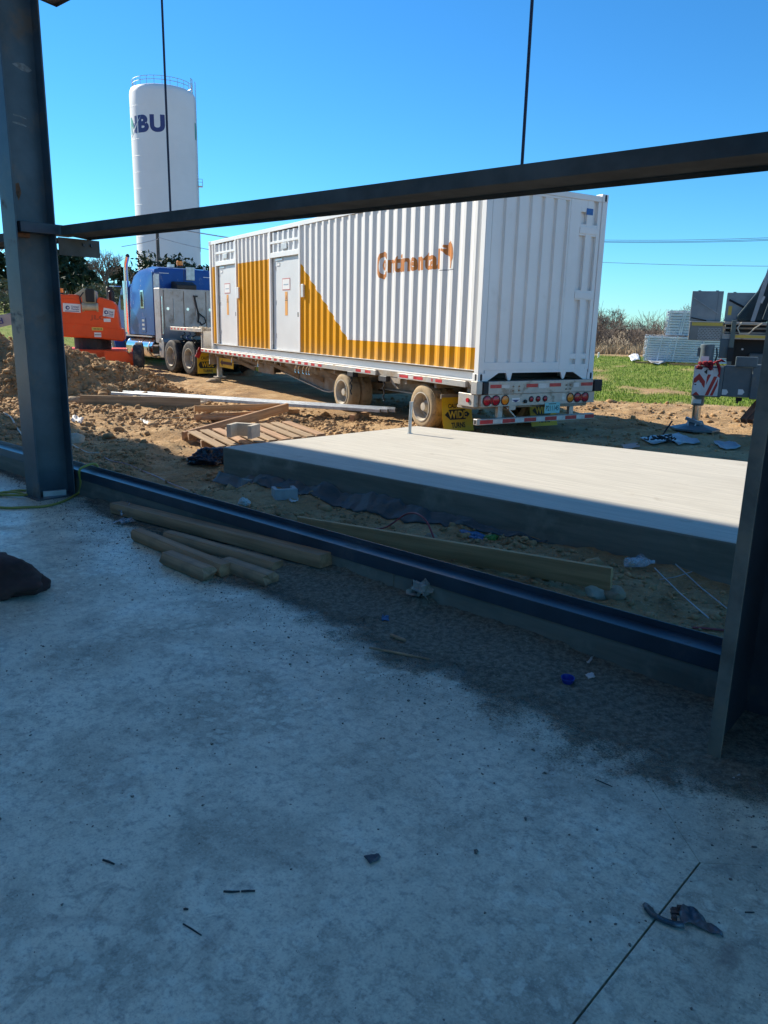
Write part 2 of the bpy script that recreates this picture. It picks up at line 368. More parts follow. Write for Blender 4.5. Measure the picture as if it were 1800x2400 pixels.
def ground_mat():
    t = NT('site_ground'); g = t.attr('grass'); st = t.attr('straw'); pile = t.attr('pile')
    big = t.noise(.35, 5, .6); mid = t.noise(2.2, 6, .65); fine = t.noise(24, 6, .7)
    d = t.mix(t.ramp(big, .35, .65), (.38,.225,.10), (.52,.335,.165))
    d = t.mix(t.ramp(mid, .45, .7), d, (.56,.39,.21))
    d = t.mix(t.math('MULTIPLY', t.ramp(t.noise(.9, 7, .68), .50, .66), .75), d, (.225,.14,.072))
    d = t.mix(t.math('MULTIPLY', t.ramp(fine, .48, .70), .6), d, (.15,.10,.062))
    d = t.mix(t.math('MULTIPLY', t.ramp(t.noise(60, 3, .6), .60, .68), .5), d, (.50,.42,.31))
    d = t.mix(t.math('MULTIPLY', pile, .55), d, t.mix(mid, (.17,.115,.065), (.33,.225,.125)))
    gr = t.mix(t.ramp(mid, .3, .7), (.15,.22,.028), (.25,.27,.06))
    sw = t.mix(t.ramp(mid, .3, .7), (.26,.19,.11), (.36,.28,.17))
    k = t.mix(g, d, gr); k = t.mix(st, k, sw)
    t.bump(t.math('ADD', fine, t.math('MULTIPLY', mid, .8)), .85, .05); return t.out(k, .95, 0, .2)
GROUNDM = ground_mat()
CLODM = M('dirt_clod', (.40,.255,.13), .97, 0, .35, 3, .3, (.24,.15,.08), 7, .5, 60, .2)
GRITM = M('floor_grit', (.21,.19,.16), .95, 0, .5, 9)
def blade_mat(name, a, b, sc):
    t = NT(name); k = t.mix(t.ramp(t.noise(sc, 3), .3, .7), a, b); t.out(k, .7, 0, .25)
    return t.m
GRASSB = blade_mat('grass_blades', (.15,.28,.026), (.26,.34,.05), .35)
STRAWB = blade_mat('dry_grass', (.30,.215,.12), (.46,.35,.21), .7)
CEDAR = blade_mat('cedar_foliage', (.020,.036,.014), (.055,.080,.030), .5)
OLIVE = blade_mat('pale_scrub_foliage', (.13,.125,.06), (.22,.20,.11), .6)
# ------------------------------------------------------------------ ground
def masks(X, Y):
    n = fbm(X*.25, Y*.25, 4, 3); n2 = fbm(X*1.1, Y*1.1, 4, 5)
    gr = sstep(-.3, .5, Y - (18.9 + 1.0*n + .5*n2 - .12*np.clip(X-5, 0, 10)))*sstep(1.0, 3.5, X+n)*(1-sstep(36, 39, Y+2*n))
    gl = sstep(28, 31, Y+2*n)*sstep(0, 4, -5-X+n)*(1-sstep(42, 48, Y+4*n))
    gr = np.maximum(gr, gl)
    gr = gr*sstep(-.28, .12, fbm(X*.7+9, Y*.5, 4, 8)+.22+.25*sstep(22, 30, Y))
    straw = np.maximum(sstep(40, 43, Y+3*n)*sstep(-4, 4, X), sstep(43, 49, Y+4*n)*sstep(0, 4, -X))
    dx = (X+9.9)/5.5; dy = (Y-17.7)/2.0
    q = np.sqrt(dx*dx+dy*dy)
    return gr, straw, q
def height(X, Y):
    X = np.asarray(X, float); Y = np.asarray(Y, float)
    lx = X*EX.x + Y*EX.y; ly = X*EY.x + Y*EY.y
    gr, straw, q = masks(X, Y)
    h = -0.12 + .10*sstep(-7.5, -2.5, lx)*(1-sstep(5.0, 6.5, ly))
    h = h - .05*sstep(-9, -7.5, lx)*(1-sstep(-6.9, -6.2, lx))*(1-sstep(6, 8, ly))
    rough = .055*fbm(X*.9, Y*.9, 3, 1) + .042*fbm(X*3.1, Y*3.1, 4, 2) + .055*np.maximum(0, fbm(X*2.1+5, Y*2.1, 4, 6)-.12) + .05*np.maximum(0, fbm(X*7, Y*7, 3, 14)-.05) + .022*fbm(X*14, Y*14, 2, 15)
    edge = sstep(3.5, 3.9, ly)
    churn = sstep(-6, -8, lx)*sstep(3.8, 5.5, ly)*(1-sstep(12, 15, ly)); churn = np.clip((-6-lx)/2, 0, 1)*sstep(3.8, 5.5, ly)*(1-sstep(11, 14, ly))
    rough = rough + churn*(.11*np.maximum(0, fbm(X*1.25+3, Y*1.25, 4, 61)-.08) + .05*np.maximum(0, fbm(X*3.5, Y*3.5, 3, 62)-.1) - .03)
    h = h + rough*(1-.65*gr)*(.45+.55*edge)
    # wheel ruts running along the trailer
    p = (X-T0.x)*TY.x + (Y-T0.y)*TY.y
    rut = np.exp(-((p+.9)/.28)**2) + np.exp(-((p-3.3)/.3)**2) + .7*np.exp(-((p+2.1)/.3)**2)
    h = h - .05*rut*sstep(6.2, 8, ly)*(1-gr)
    # ground right under the tyres and the outrigger stays level
    flat = np.maximum(np.exp(-(((p-1.25)/1.9)**4)), np.exp(-(((X-5.5)/1.0)**4 + ((Y-13.6)/1.0)**4)))
    h = h*(1-flat) + (-.125 + .25*(rough-.02))*flat
    # spoil heap
    k = np.clip(1.02 - q + .16*fbm(X*.7, Y*.7, 3, 21), 0, 1)
    h = h + 1.62*k**.9*(1+.18*fbm(X*1.3, Y*1.3, 3, 22)) + np.clip(k*5, 0, 1)*(.14*fbm(X*2.6, Y*2.6, 3, 24) + .11*fbm(X*6, Y*6, 3, 25))
    k2 = np.clip(1-np.sqrt(((X+9.2)/1.6)**2+((Y-14.2)/1.0)**2)+.2*fbm(X, Y, 3, 31), 0, 1); h = h + .34*k2
    # banks beyond
    h = h + .45*sstep(20, 36, Y)*sstep(2, 7, X) - .30*sstep(38, 46, Y)*sstep(2, 7, X)
    h = h + 3.1*sstep(27, 58, Y-.25*X)*sstep(0, 14, -X-2)
    h = np.where(ly < 3.47, -.45, h)
    return h
def gz(p): return float(height(np.array([p[0]]), np.array([p[1]]))[0])
def on_ground(u, v, lift=0.0):        # where the viewing ray through a photo pixel meets the ground
    z = -.1
    for i in range(6):
        p = at(u, v, z); z = .5*z + .5*gz(p)
    return Vector((p.x, p.y, gz(p)+lift))
def graded(lo, a, b, hi, d0, g=1.07):
    m = list(np.arange(a, b, d0)); d = d0; t = m[-1]
    while t < hi: d *= g; t += d; m.append(t)
    d = d0; t = a; L = []
    while t > lo: d *= g; t -= d; L.append(t)
    return np.array(L[::-1] + m)
gx = graded(-2500, -24, 2.5, 2500, .06); gy = graded(-2500, 3.3, 14.5, 2500, .05, 1.05)
GX, GY = np.meshgrid(gx, gy)
WX = GX*EX.x + GY*EY.x; WY = GX*EX.y + GY*EY.y
WZ = height(WX, WY)
nx, ny = len(gx), len(gy)
V = np.stack([WX.ravel(), WY.ravel(), WZ.ravel()], 1)
i = np.arange(nx-1)[None, :] + np.arange(ny-1)[:, None]*nx
F = np.stack([i, i+1, i+1+nx, i+nx], -1).reshape(-1, 4)
ground = structure(np_mesh('ground', V, F, GROUNDM, None, True))
gr, straw, q = masks(WX.ravel(), WY.ravel())
for nm, val in (('grass', gr), ('straw', straw), ('pile', np.clip(1.3-q, 0, 1))):
    a = ground.data.attributes.new(nm, 'FLOAT', 'POINT'); a.data.foreach_set('value', val.astype(np.float32))

# scattered clods: one mesh of many deformed little lumps
_t = (1+5**.5)/2
ICO = np.array([(-1,_t,0),(1,_t,0),(-1,-_t,0),(1,-_t,0),(0,-1,_t),(0,1,_t),(0,-1,-_t),(0,1,-_t),(_t,0,-1),(_t,0,1),(-_t,0,-1),(-_t,0,1)])/math.sqrt(1+_t*_t)
ICF = np.array([(0,11,5),(0,5,1),(0,1,7),(0,7,10),(0,10,11),(1,5,9),(5,11,4),(11,10,2),(10,7,6),(7,1,8),(3,9,4),(3,4,2),(3,2,6),(3,6,8),(3,8,9),(4,9,5),(2,4,11),(6,2,10),(8,6,7),(9,8,1)])
def lumps(P, size, seed, flat=.7):
    g = np.random.default_rng(seed); n = len(P)
    D = ICO[None]*(1+g.uniform(-.5, .45, (n, 12, 1)))*size[:, None, None]*g.uniform(.65, 1.25, (n, 1, 3))
    a = g.uniform(0, 6.28, n); c, s = np.cos(a)[:, None], np.sin(a)[:, None]
    D = np.stack([D[..., 0]*c - D[..., 1]*s, D[..., 0]*s + D[..., 1]*c, D[..., 2]*flat], -1)
    V = (D + P[:, None]).reshape(-1, 3)
    return V, (ICF[None] + np.arange(n)[:, None, None]*12).reshape(-1, 3)
g = np.random.default_rng(3)
def scatter(n, lx0, lx1, ly0, ly1): 
    lx = g.uniform(lx0, lx1, n); ly = g.uniform(ly0, ly1, n)
    return np.stack([lx*EX.x+ly*EY.x, lx*EX.y+ly*EY.y], 1)
XY = np.concatenate([scatter(20000, -9, -.3, 3.5, 5.2), scatter(26000, -17, -6.5, 3.6, 10.5), scatter(8000, -24, -12, 4.5, 10), scatter(6500, -12, 0, 9, 18)])
m = fbm(XY[:, 0]*.8, XY[:, 1]*.8, 3, 77) + g.uniform(-.5, .5, len(XY)) > 0
XY = XY[m]
lyy = XY@np.array([EY.x, EY.y]); lxx = XY@np.array([EX.x, EX.y])
XY = XY[~((lxx > -6.95) & (lxx < 1.2) & (lyy > 5.0) & (lyy < 9))]
sz = np.exp(g.normal(-4.45, .62, len(XY))); sz = np.clip(sz, .004, .07)
big = np.clip(np.linalg.norm(XY, axis=1)/9, .95, 1.35); sz = sz*big
P = np.concatenate([XY, (height(XY[:, 0], XY[:, 1]) + sz*.22)[:, None]], 1)
V, F = lumps(P, sz, 5); stuff(np_mesh('dirt_clods', V, F, CLODM))['label'] = 'loose lumps of brown earth strewn over the building site'
# lumps of the spoil heap
a = g.uniform(0, 6.28, 9000); r_ = np.sqrt(g.uniform(0, 1, 9000))*1.06
XY = np.stack([-9.9+5.5*r_*np.cos(a), 17.7+2.0*r_*np.sin(a)], 1)
sz = np.clip(np.exp(g.normal(-4.0, .65, len(XY))), .010, .11)
P = np.concatenate([XY, (height(XY[:, 0], XY[:, 1]) + sz*.15)[:, None]], 1)
V, F = lumps(P, sz, 6, .8); stuff(np_mesh('spoil_heap_clods', V, F, CLODM))['label'] = 'clods covering the brown heap of dug earth at left'

def blades(XY, hgt, wid, seed, lean=.5):
    g = np.random.default_rng(seed); n = len(XY)
    z = height(XY[:, 0], XY[:, 1]) - .01
    a = g.uniform(0, 6.28, n); h = hgt*g.uniform(.5, 1.3, n); w_ = wid*g.uniform(.6, 1.4, n)
    l = lean*h*g.uniform(0, 1, n); b = g.uniform(0, 6.28, n)
    B0 = np.stack([XY[:, 0], XY[:, 1], z], 1); d = np.stack([np.cos(a)*w_/2, np.sin(a)*w_/2, 0*a], 1)
    T = B0 + np.stack([np.cos(b)*l, np.sin(b)*l, h], 1)
    Mi = B0*.5 + T*.5 + np.stack([-np.cos(b)*l*.2, -np.sin(b)*l*.2, 0*a], 1)
    V = np.stack([B0-d, B0+d, Mi+d*.7, Mi-d*.7, T+d*.08, T-d*.08], 1).reshape(-1, 3)
    F = np.array([(0,1,2,3),(3,2,4,5)])[None] + np.arange(n)[:, None, None]*6
    return V, F.reshape(-1, 4)
def field(n, x0, x1, y0, y1, which):
    X = g.uniform(x0, x1, n); Y = y0 + (y1-y0)*g.uniform(0, 1, n)**1.5
    gr, st, _ = masks(X, Y); k = (gr if which == 'g' else st) > g.uniform(.1, .9, n)
    return np.stack([X, Y], 1)[k]
XY = np.concatenate([field(130000, 2, 26, 17.6, 43, 'g'), field(14000, -40, -7, 28, 50, 'g')])
V, F = blades(XY, .065, .018, 11); stuff(np_mesh('green_grass', V, F, GRASSB))['label'] = 'green grass on the bank behind the dirt track'
XY = np.concatenate([field(26000, 6, 50, 42, 62, 's'), field(26000, -60, 0, 43, 70, 's')])
V, F = blades(XY, .55, .05, 12, .8); stuff(np_mesh('dry_grass', V, F, STRAWB))['label'] = 'tall dry straw coloured grass in front of the trees'

# ------------------------------------------------------------------ building shell: floor, kerb, roof
wf = Matrix.Rotation(WA, 4, 'Z')
def wall_thing(name, label, cat, x=0, y=0, z=0, group=None): return thing(name, label, cat, wall_pt(x, y, z), WA, group)
def in_wall(o): o.rotation_euler = (0, 0, WA); return o
fl = bpy.data.objects.new('floor', None); COL.objects.link(fl); fl.rotation_euler = (0, 0, WA); structure(fl)
def W2(u, v): 
    p = at(u, v, 0); return to_wall(p)
# sawn joints meet at a point near the right column; three panels with a real gap between them
J = Vector((*W2(1640, 2022), 0)); JA = Vector((*W2(1345, 2398), 0)); JB = Vector((*W2(1425, 1690), 0)); JC = Vector((*W2(1800, 2030), 0))
dA = (JA-J).normalized(); dB = (JB-J).normalized(); dC = (JC-J).normalized()
def panel_poly(d1, d2, mid):     # panel between two joint directions, its rim pulled back by the gap
    return J + (d1+d2).normalized()*.006, d1, d2
OUT = [(-34, 3.30), (-34, -14), (5, -14), (5, 3.30)]
def slab(name, pts):
    bm = bmesh.new(); vsb = [bm.verts.new((p[0], p[1], 0)) for p in pts]; f = bm.faces.new(vsb)
    if f.normal.z < 0: f.normal_flip()
    r = bmesh.ops.extrude_face_region(bm, geom=[f])
    for e in r['geom']:
        if isinstance(e, bmesh.types.BMVert): e.co.z -= .15
    bmesh.ops.recalc_face_normals(bm, faces=bm.faces)
    me = bpy.data.meshes.new(name); bm.to_mesh(me); bm.free(); return link(name, me, FLOORM, fl)
def hit(d, k=60): return J + d*k
def clip_out(p0, d):               # where a joint leaves the floor
    best = 1e9
    for ax, val in ((0, -34), (0, 5), (1, -14), (1, 3.30)):
        if abs(d[ax]) > 1e-6:
            t = (val-p0[ax])/d[ax]
            if t > 1e-4: best = min(best, t)
    return p0 + d*best
g2 = .0030
def off(d, s): return Vector((-d.y, d.x, 0))*s*g2
EA, EB, EC = clip_out(J, dA), clip_out(J, dB), clip_out(J, dC)
def ang(p): 
    q_ = p - J; return math.atan2(q_.y, q_.x)
corners = [Vector((x, y, 0)) for x, y in OUT]
rim = sorted([(ang(EA), EA, 'j', dA), (ang(EB), EB, 'j', dB), (ang(EC), EC, 'j', dC)] + [(ang(c), c, 'c', None) for c in corners], key=lambda t: t[0])
k0 = next(i for i, t in enumerate(rim) if t[2] == 'j'); rim = rim[k0:] + rim[:k0]
js = [i for i, t in enumerate(rim) if t[2] == 'j'] + [len(rim)]
rim.append(rim[0])
for a_, b_ in zip(js[:-1], js[1:]):
    d1, d2 = rim[a_][3], rim[b_][3]
    s1, s2 = (1 if d1 is dA else .25), (1 if d2 is dA else .25)
    pts = [J + off(d1, s1) + d1*.004, rim[a_][1] + off(d1, s1)] + [r_[1] for r_ in rim[a_+1:b_]] + [rim[b_][1] + off(d2, -s2), J + off(d2, -s2) + d2*.004]
    slab('slab_panel', pts)
MB().box(-34.05, 5.05, -14.05, 3.29, -.44, -.15).build('slab_base', PADSIDE, fl)

kerb = wall_thing('concrete_kerb', 'low concrete kerb along the open side of the building floor', 'kerb', 0, 3.302, 0)
mb = MB()
for k in range(20):
    x0 = -34+k*1.95; mb.box(x0, x0+1.946, 0, .20, -.44, .158)
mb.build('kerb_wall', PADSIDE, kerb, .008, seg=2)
RB = -1.9
RZ = 12.0
roof = wall_thing('building_roof', 'unseen high roof strip shaped for shadow and skylight over the floor of the open building', 'roof', 0, 0, RZ)  # unseen roof; its width and height are set to shape shadow and skylight
MB().box(-34, 6, RB, 4.2, 0, .05).build('roof_deck', ROOFM, roof)
mb = MB()
for y in np.arange(RB+.3, 3.9, 1.4): mb.box(-34, 6, y-.04, y+.04, -.2, -.002)
mb.build('purlin_set', GIRTM, roof)
MB().box(-34, 6, 3.91, 4.19, -.22, -.002).build('eave_strut', GIRTM, roof)

WALLM = M('added_wall_sheet', (.10,.105,.11), .7, 0, .1, .6)
for nm_, lb_, dims in (('added_sun_block_wall', 'tall dark wall added out of view to block the sun left of the open bay', (-11.1, -11.0, -12, .8, -.4, 7.38)), ('added_back_wall', 'dark wall added out of view behind the floor to darken the girt faces', (-10.99, 6, -8, -7.9, -.4, 5.5)), ):  # added unseen walls: one blocks the sun, one darkens the inner steel faces
    o = wall_thing(nm_, lb_, 'wall'); MB().box(*dims).build('added_wall_sheet', WALLM, o)

# ------------------------------------------------------------------ columns and girts
def column(x, label, base=True):
    c = wall_thing('steel_column', label, 'column', x, 3.1, 0, 'steel columns on the open side')
    y0, y1, hw, ft = -.165, .17, .125, .012
    MB().box(-hw, hw, y0, y0+ft, .012, 11.75).build('flange', STEEL, c, .002)
    MB().box(-hw, hw, y1-ft, y1, .012, 11.75).build('flange', STEEL, c, .002)
    MB().box(-.005, .005, y0+ft, y1-ft, .012, 11.75).build('web', STEEL, c)
    MB().box(-hw-.02, hw+.01, y0-.02, y1, .0, .012).build('base_plate', STEEL, c)
    return c
cl = column(-6.755, 'blue grey steel column with a bolted bracket standing at the left end of the long girt')
MB().box(.006, .135, -.13, .335, 2.262, 2.345).build('girt_bracket', STEEL_DK, cl, .003)
MB().box(.137, .143, .175, .55, 2.10, 2.245).build('girt_clip', GIRTM, cl, .002)
mb = MB()
for y in (.40, .47): mb.cyl((0, y, 2.20), .014, .143, .158, 'x', 8)
mb.build('bolt_pair', STEEL_DK, cl)
MB().box(.006, .05, -.12, -.02, 2.225, 2.258).build('rusty_cleat', M('rust', (.22,.09,.04), .9, 0, .4, 20), cl)
MB().bar((.03, -.09, .03), (.085, .10, .03), .03, .06).build('base_clip_angle', GALV, cl, .002)
def scuff(poly, mat):           # pale scuffed patches rubbed into the primer of the web
    pts = []
    for u, v in poly:
        r_ = ray(u, v); n_ = EX; p0 = wall_pt(-6.755+.0055, 3.1, 0); c_ = Vector((0,0,CAMZ)); t = (p0-c_).dot(n_)/r_.dot(n_); q_ = c_ + r_*t
        pts.append((q_.dot(EX)+6.755, q_.dot(EY)-3.1, q_.z))
    MB().add(pts, [tuple(range(len(pts)))]).build('scuff_mark', mat, cl)
SCUF = M('scuffed_primer', (.22,.23,.225), .7, 0, .4, 25)
scuff([(28,149),(40,146),(55,149),(68,158),(75,166),(66,170),(52,166),(40,158)], SCUF)
scuff([(30,266),(45,270),(61,277),(62,280),(46,274),(31,270)], SCUF); scuff([(29,284),(46,287),(63,296),(62,298),(44,292),(29,287)], SCUF)
scuff([(36,430),(44,428),(50,452),(44,470),(38,455)], M('rust_bloom', (.15,.075,.04), .9, 0, .4, 30)); scuff([(150,830),(158,835),(160,900),(154,960),(150,900)], M('rust_bloom', (.15,.085,.045), .9, 0, .4, 30))
cr_ = wall_thing('steel_column', 'dark steel column with a dusty front lip at the right edge', 'column', -.79, 3.05, 0, 'steel columns on the open side')
MB().box(0, .05, -.215, -.205, 0, 11.75).build('lip', M('dusty_steel', (.16,.145,.115), .6, 0, .4, 6, .4, (.25,.2,.14), 4), cr_, .002)
MB().box(0, .008, -.203, .22, 0, 11.75).build('web', STEEL_DK, cr_)
MB().box(.0, .62, .221, .231, 0, 11.75).build('flange', STEEL_DK, cr_)
MB().box(.5, .62, -.1, .219, 0, 11.75).build('side_plate', STEEL_DK, cr_)

def girt(x0, x1, z, label, rods=()):
    o = wall_thing('steel_girt', label, 'girt', x0, 3.30, z, 'girts between the columns'); L = x1-x0
    prof = [(0,.075),(0,0),(.255,0),(.255,-.02),(.2515,-.02),(.2515,.0035),(.0035,.0035),(.0035,.0715),(.02,.0715),(.02,.075)]
    MB().prism(prof, 'x', 0, L).build('girt_section', GIRTM, o)
    for t in rods: MB().cyl((t-x0, .12, .0035), .022, 0, .02, 'z', 6).build('rod_nut', STEEL_DK, o)
    return o
RX = (-5.15, -2.16)
girt(-6.60, 5.5, 2.262, 'long dark steel girt crossing the view in front of the white container', RX)
girt(-13, -6.905, 2.262, 'short dark girt running out of the picture left of the left column')
girt(-6.90, 5.5, 4.13, 'upper girt showing as a dark corner at the top left', RX)
for t, lb in zip(RX, ('thin purple black sag rod hanging in front of the water tower', 'thin purple black sag rod hanging above the container')):
    r_ = wall_thing('sag_rod', lb, 'rod', t, 3.42, 2.266, 'sag rods hanging between the girts')
    MB().cyl((0,0,0), .008, 0, 9.0, 'z', 8).build('rod', RODM, r_, smooth=True)
    MB().cyl((0,0,0), .02, .0, .022, 'z', 6).build('nut', RODM, r_)
sill = wall_thing('sill_channel', 'blue grey steel base channel lying along the top of the kerb', 'channel', -34, 3.30, .158)
prof = [(-.006,0),(-.006,.078),(.105,.078),(.105,.112),(.111,.112),(.111,.072),(.035,.072),(.035,.0008),(.0,.0008),(.0,0)]
def sill_seg(a, b): MB().prism([(-.006,-.004),(-.006,.076),(.104,.076),(.104,.111),(.109,.111),(.109,.070),(.0,.070),(.0,-.004)], 'x', a, b).build('channel_length', SILLM, sill)
sill_seg(0, 27.1); sill_seg(27.105, 33.2)
# ------------------------------------------------------------------ container (local x from its front to its rear end, z up from its underside)
L_, W_, H_ = 12.192, 2.438, 2.896
CZ = .772
ct = thing('shipping_container', 'long white shipping container with a yellow flash and orange lettering on a trailer', 'container', T0 + Vector((0,0,CZ)), TA)
PITCHC = .278; SEG = (.072, .068, .070, .068); DEP = .036
X0C = 12.192-.125-.10        # a corrugation starts here, counted forward
def prof_y(x):
    t = (X0C - x) % PITCHC
    if t < SEG[0]: return .012
    t -= SEG[0]
    if t < SEG[1]: return .012 + DEP*t/SEG[1]
    t -= SEG[1]
    if t < SEG[2]: return .012 + DEP
    return .012 + DEP*(1-(t-SEG[2])/SEG[3])
def breaks(a, b):
    out = [a, b]; k = math.floor((X0C-b)/PITCHC)-1
    while X0C - k*PITCHC > a - PITCHC:
        t = X0C - k*PITCHC
        for d in (0, SEG[0], SEG[0]+SEG[1], SEG[0]+SEG[1]+SEG[2]):
            if a < t-d < b: out.append(t-d)
        k += 1
    return sorted(set(round(v, 5) for v in out))
def corr(name, a, b, z0, z1, mat):
    bx = breaks(a, b); vs = [(x, prof_y(x), z) for x in bx for z in (z0, z1)]; n = len(bx)
    vs += [(x, prof_y(x)+.003, z) for x in bx for z in (z0, z1)]
    fs = [(2*i, 2*i+2, 2*i+3, 2*i+1) for i in range(n-1)] + [(2*n+2*i, 2*n+2*i+1, 2*n+2*i+3, 2*n+2*i+2) for i in range(n-1)]
    fs += [(2*i+1, 2*i+3, 2*n+2*i+3, 2*n+2*i+1) for i in range(n-1)]
    return MB().add(vs, fs).build(name, mat, ct)
for a, b in ((.10, .46), (2.045, 4.20), (5.86, 12.085)): corr('corrugated_panel', a, b, .165, 2.79, SIDEP)
for a, b in ((.535, 1.985), (4.295, 5.775)): corr('vent_panel', a, b, 2.335, 2.77, WHITE)
# frame: posts, rails
for x in (0, L_-.11):
    for y in (0, W_-.11):
        MB().box(x, x+.11, y, y+.11, .118, H_-.118).build('corner_post', WHITE, ct, .008, seg=2)
        for z in (0, H_-.118):
            c = MB().box(x-(.004 if x < 1 else .03), x+(.14 if x < 1 else .114), y-(.004 if y < 1 else .02), y+(.13 if y < 1 else .114), z, z+.118).build('corner_casting', WHITE, ct, .008, seg=2)
            hx = x-.006 if x < 1 else x+.1145; hy = y-.006 if y < 1 else y+.1145
            yy = y+.055; xx = x+.055
            mb = MB().prism([(yy+.022*math.cos(t), z+.06+(.03 if math.sin(t) > 0 else -.03)+.022*math.sin(t)) for t in np.linspace(0, 6.283, 14)[:-1]], 'x', hx, hx+.0015); mb.build('casting_slot', DARKVOID, c)
            mb = MB().prism([(xx+.022*math.cos(t), z+.06+(.03 if math.sin(t) > 0 else -.03)+.022*math.sin(t)) for t in np.linspace(0, 6.283, 14)[:-1]], 'y', hy, hy+.0015)
            mb.build('casting_slot', DARKVOID, c)
for y in (0, W_-.06):
    yo = .004 if y == 0 else 0
    MB().box(.145, L_-.145, y+yo, y+.06, 2.796, H_-.012).build('top_rail', WHITE, ct, .004)
# lower side rails are channels with a shadowed web
for y, s in ((0, 1), (W_, -1)):
    pr = [(y+s*.002,.0),(y+s*.002,.012),(y+s*.10,.016),(y+s*.10,.150),(y+s*.004,.156),(y+s*.004,.166),(y+s*.11,.166),(y+s*.11,.0)]
    MB().prism(pr, 'x', .145, L_-.145).build('bottom_rail', WHITE, ct)
# door bays
def bay(a, b, la, lb, wide):
    for x in (a, b-.07): MB().box(x, x+.07, .001, .06, .166, 2.797).build('door_jamb', WHITE, ct, .004)
    MB().box(a+.07, b-.07, .002, .06, 2.225, 2.335).build('door_header', WHITE, ct, .004)
    MB().box(a+.07, b-.07, .003, .02, 2.525, 2.575).build('vent_bar', WHITE, ct, .003)
    d = MB().box(la, lb, .055, .075, .172, 2.20).build('door', WHITE_DOOR, ct, .003)
    MB().box(a+.07, b-.07, .0765, .08, .167, 2.225).build('door_reveal', WHITE, ct)
    c = (la+lb)/2-.08
    st = MB().box(c-.21, c+.21, .050, .0535, 1.50, 1.76).build('door_notice', M('notice_border', (.55,.16,.14), .5), d)
    MB().box(c-.19, c+.19, .047, .0495, 1.52, 1.74).build('notice_sheet', STICKER, d)
    MB().box(c-.13, c+.13, .0455, .0468, 1.61, 1.635).build('notice_line', M('grey_print', (.3,.38,.45), .6), d)
    MB().box(c-.07, c+.07, .051, .0535, .95, 1.47).build('hazard_strip', STICK_O, d)
    MB().prism([(c-.045, 1.31), (c+.045, 1.31), (c, 1.40)], 'y', .0495, .0507).build('hazard_triangle', M('brown_print', (.35,.14,.03), .6), d)
    MB().box(c-.07, c+.07, .0495, .0507, 1.275, 1.29).build('hazard_line', INK, d)
    hz = MB().box(la+.02, la+.40, .035, .054, 2.155, 2.20).build('door_closer', M('light_metal', (.7,.7,.68), .35, .3), d, .004)
    MB().box(la+.08, la+.24, .050, .054, 2.03, 2.11).build('door_plate', M('dark_frame', (.25,.27,.3), .5), d); MB().box(la+.095, la+.225, .0475, .0495, 2.045, 2.095).build('door_plate_face', STICKER, d)
    MB().box(lb-.07, lb-.045, .046, .054, .74, 1.20).build('lock_plate', M('lock_metal', (.55,.56,.57), .35, .4), d, .002)
    MB().bar((lb-.058, .03, .92), (lb-.058, .03, 1.02), .02, .02).build('handle', INK, d)
    for z in (.45, 1.2, 1.95): MB().cyl((la-.012, .05, z), .012, 0, .10, 'z', 8).build('hinge', WHITE, d)
    mx = (a+b)/2+.03
    MB().box(mx-.15, mx+.15, -.012, .011, 2.375, 2.505).build('small_cabinet', M('pale_grey_box', (.58,.62,.63), .4), ct, .006)
bay(.465, 2.055, .70, 1.965, 0); bay(4.195, 5.865, 4.47, 5.775, 1)
for x, z in ((2.19, 1.36), (6.02, 1.33)): MB().box(x-.05, x+.07, -.03, .011, z, z+.27).build('door_switch_box', M('switch_box', (.62,.63,.62), .4), ct, .006)
MB().box(11.46, 11.55, -.03, .011, 2.70, 2.80).build('lamp_bracket', WHITE, ct, .005)
# roof, far side, ends
MB().box(.06, L_-.06, .065, W_-.065, 2.845, 2.858).build('roof_panel', WHITE, ct)
MB().box(.115, L_-.115, W_-.05, W_-.03, .166, 2.80).build('far_side_panel', WHITE, ct)
MB().box(.03, .05, .115, W_-.115, .12, 2.80).build('front_end_panel', WHITE, ct)
MB().box(.10, L_-.10, .06, W_-.06, .125, .15).build('container_floor', ALU_DIRTY, ct)
for x in (0, L_-.07): MB().box(x, x+.065, .115, W_-.13, 2.70 if x < 1 else 2.775, 2.86).build('end_header', WHITE, ct, .006)
xe = L_-.02
def ex(y): 
    if y > 1.66: return xe
    t = (y-.13) % .25
    if t < .165: return xe
    return xe - .045*min(1, (t-.165)/.018, (.25-t)/.018)
ys = sorted(set([.111, 1.661] + [round(.13+.25*k+d, 4) for k in range(7) for d in (0, .165, .183, .232, .25) if .111 < .13+.25*k+d < 1.661]))
vs = [(ex(y), y, z) for y in ys for z in (.285, 2.74)]; n = len(ys)
MB().add(vs, [(2*i, 2*i+2, 2*i+3, 2*i+1) for i in range(n-1)]).build('end_panel', WHITE, ct)
mb = MB().box(xe-.06, xe+.004, .111, 1.661, .165, .284); mb.box(xe-.06, xe+.004, .111, 1.661, 2.741, 2.774); mb.build('end_frame', WHITE, ct, .003)
mb = MB()
for y0, y1 in ((1.663, 1.885), (2.02, 2.15), (2.25, 2.326)): mb.box(xe-.06, xe+.004, y0, y1, .165, 2.774)
MB_back = MB().box(xe-.06, xe-.05, 1.885, 2.25, .165, 2.774).build('recess_plate', WHITE, ct)
mb.build('end_stile', WHITE, ct, .003)
mb = MB()
for z0, z1 in ((.165, .25), (.335, .42), (1.27, 1.42), (2.25, 2.42), (2.60, 2.774)):
    mb.box(xe-.03, xe+.001, 1.886, 2.019, z0, z1)
for z0, z1 in ((.165, .25), (.335, .42), (1.27, 1.42), (2.25, 2.42)): mb.box(xe-.03, xe+.001, 2.151, 2.249, z0, z1)
mb.build('recess_filler', WHITE, ct)
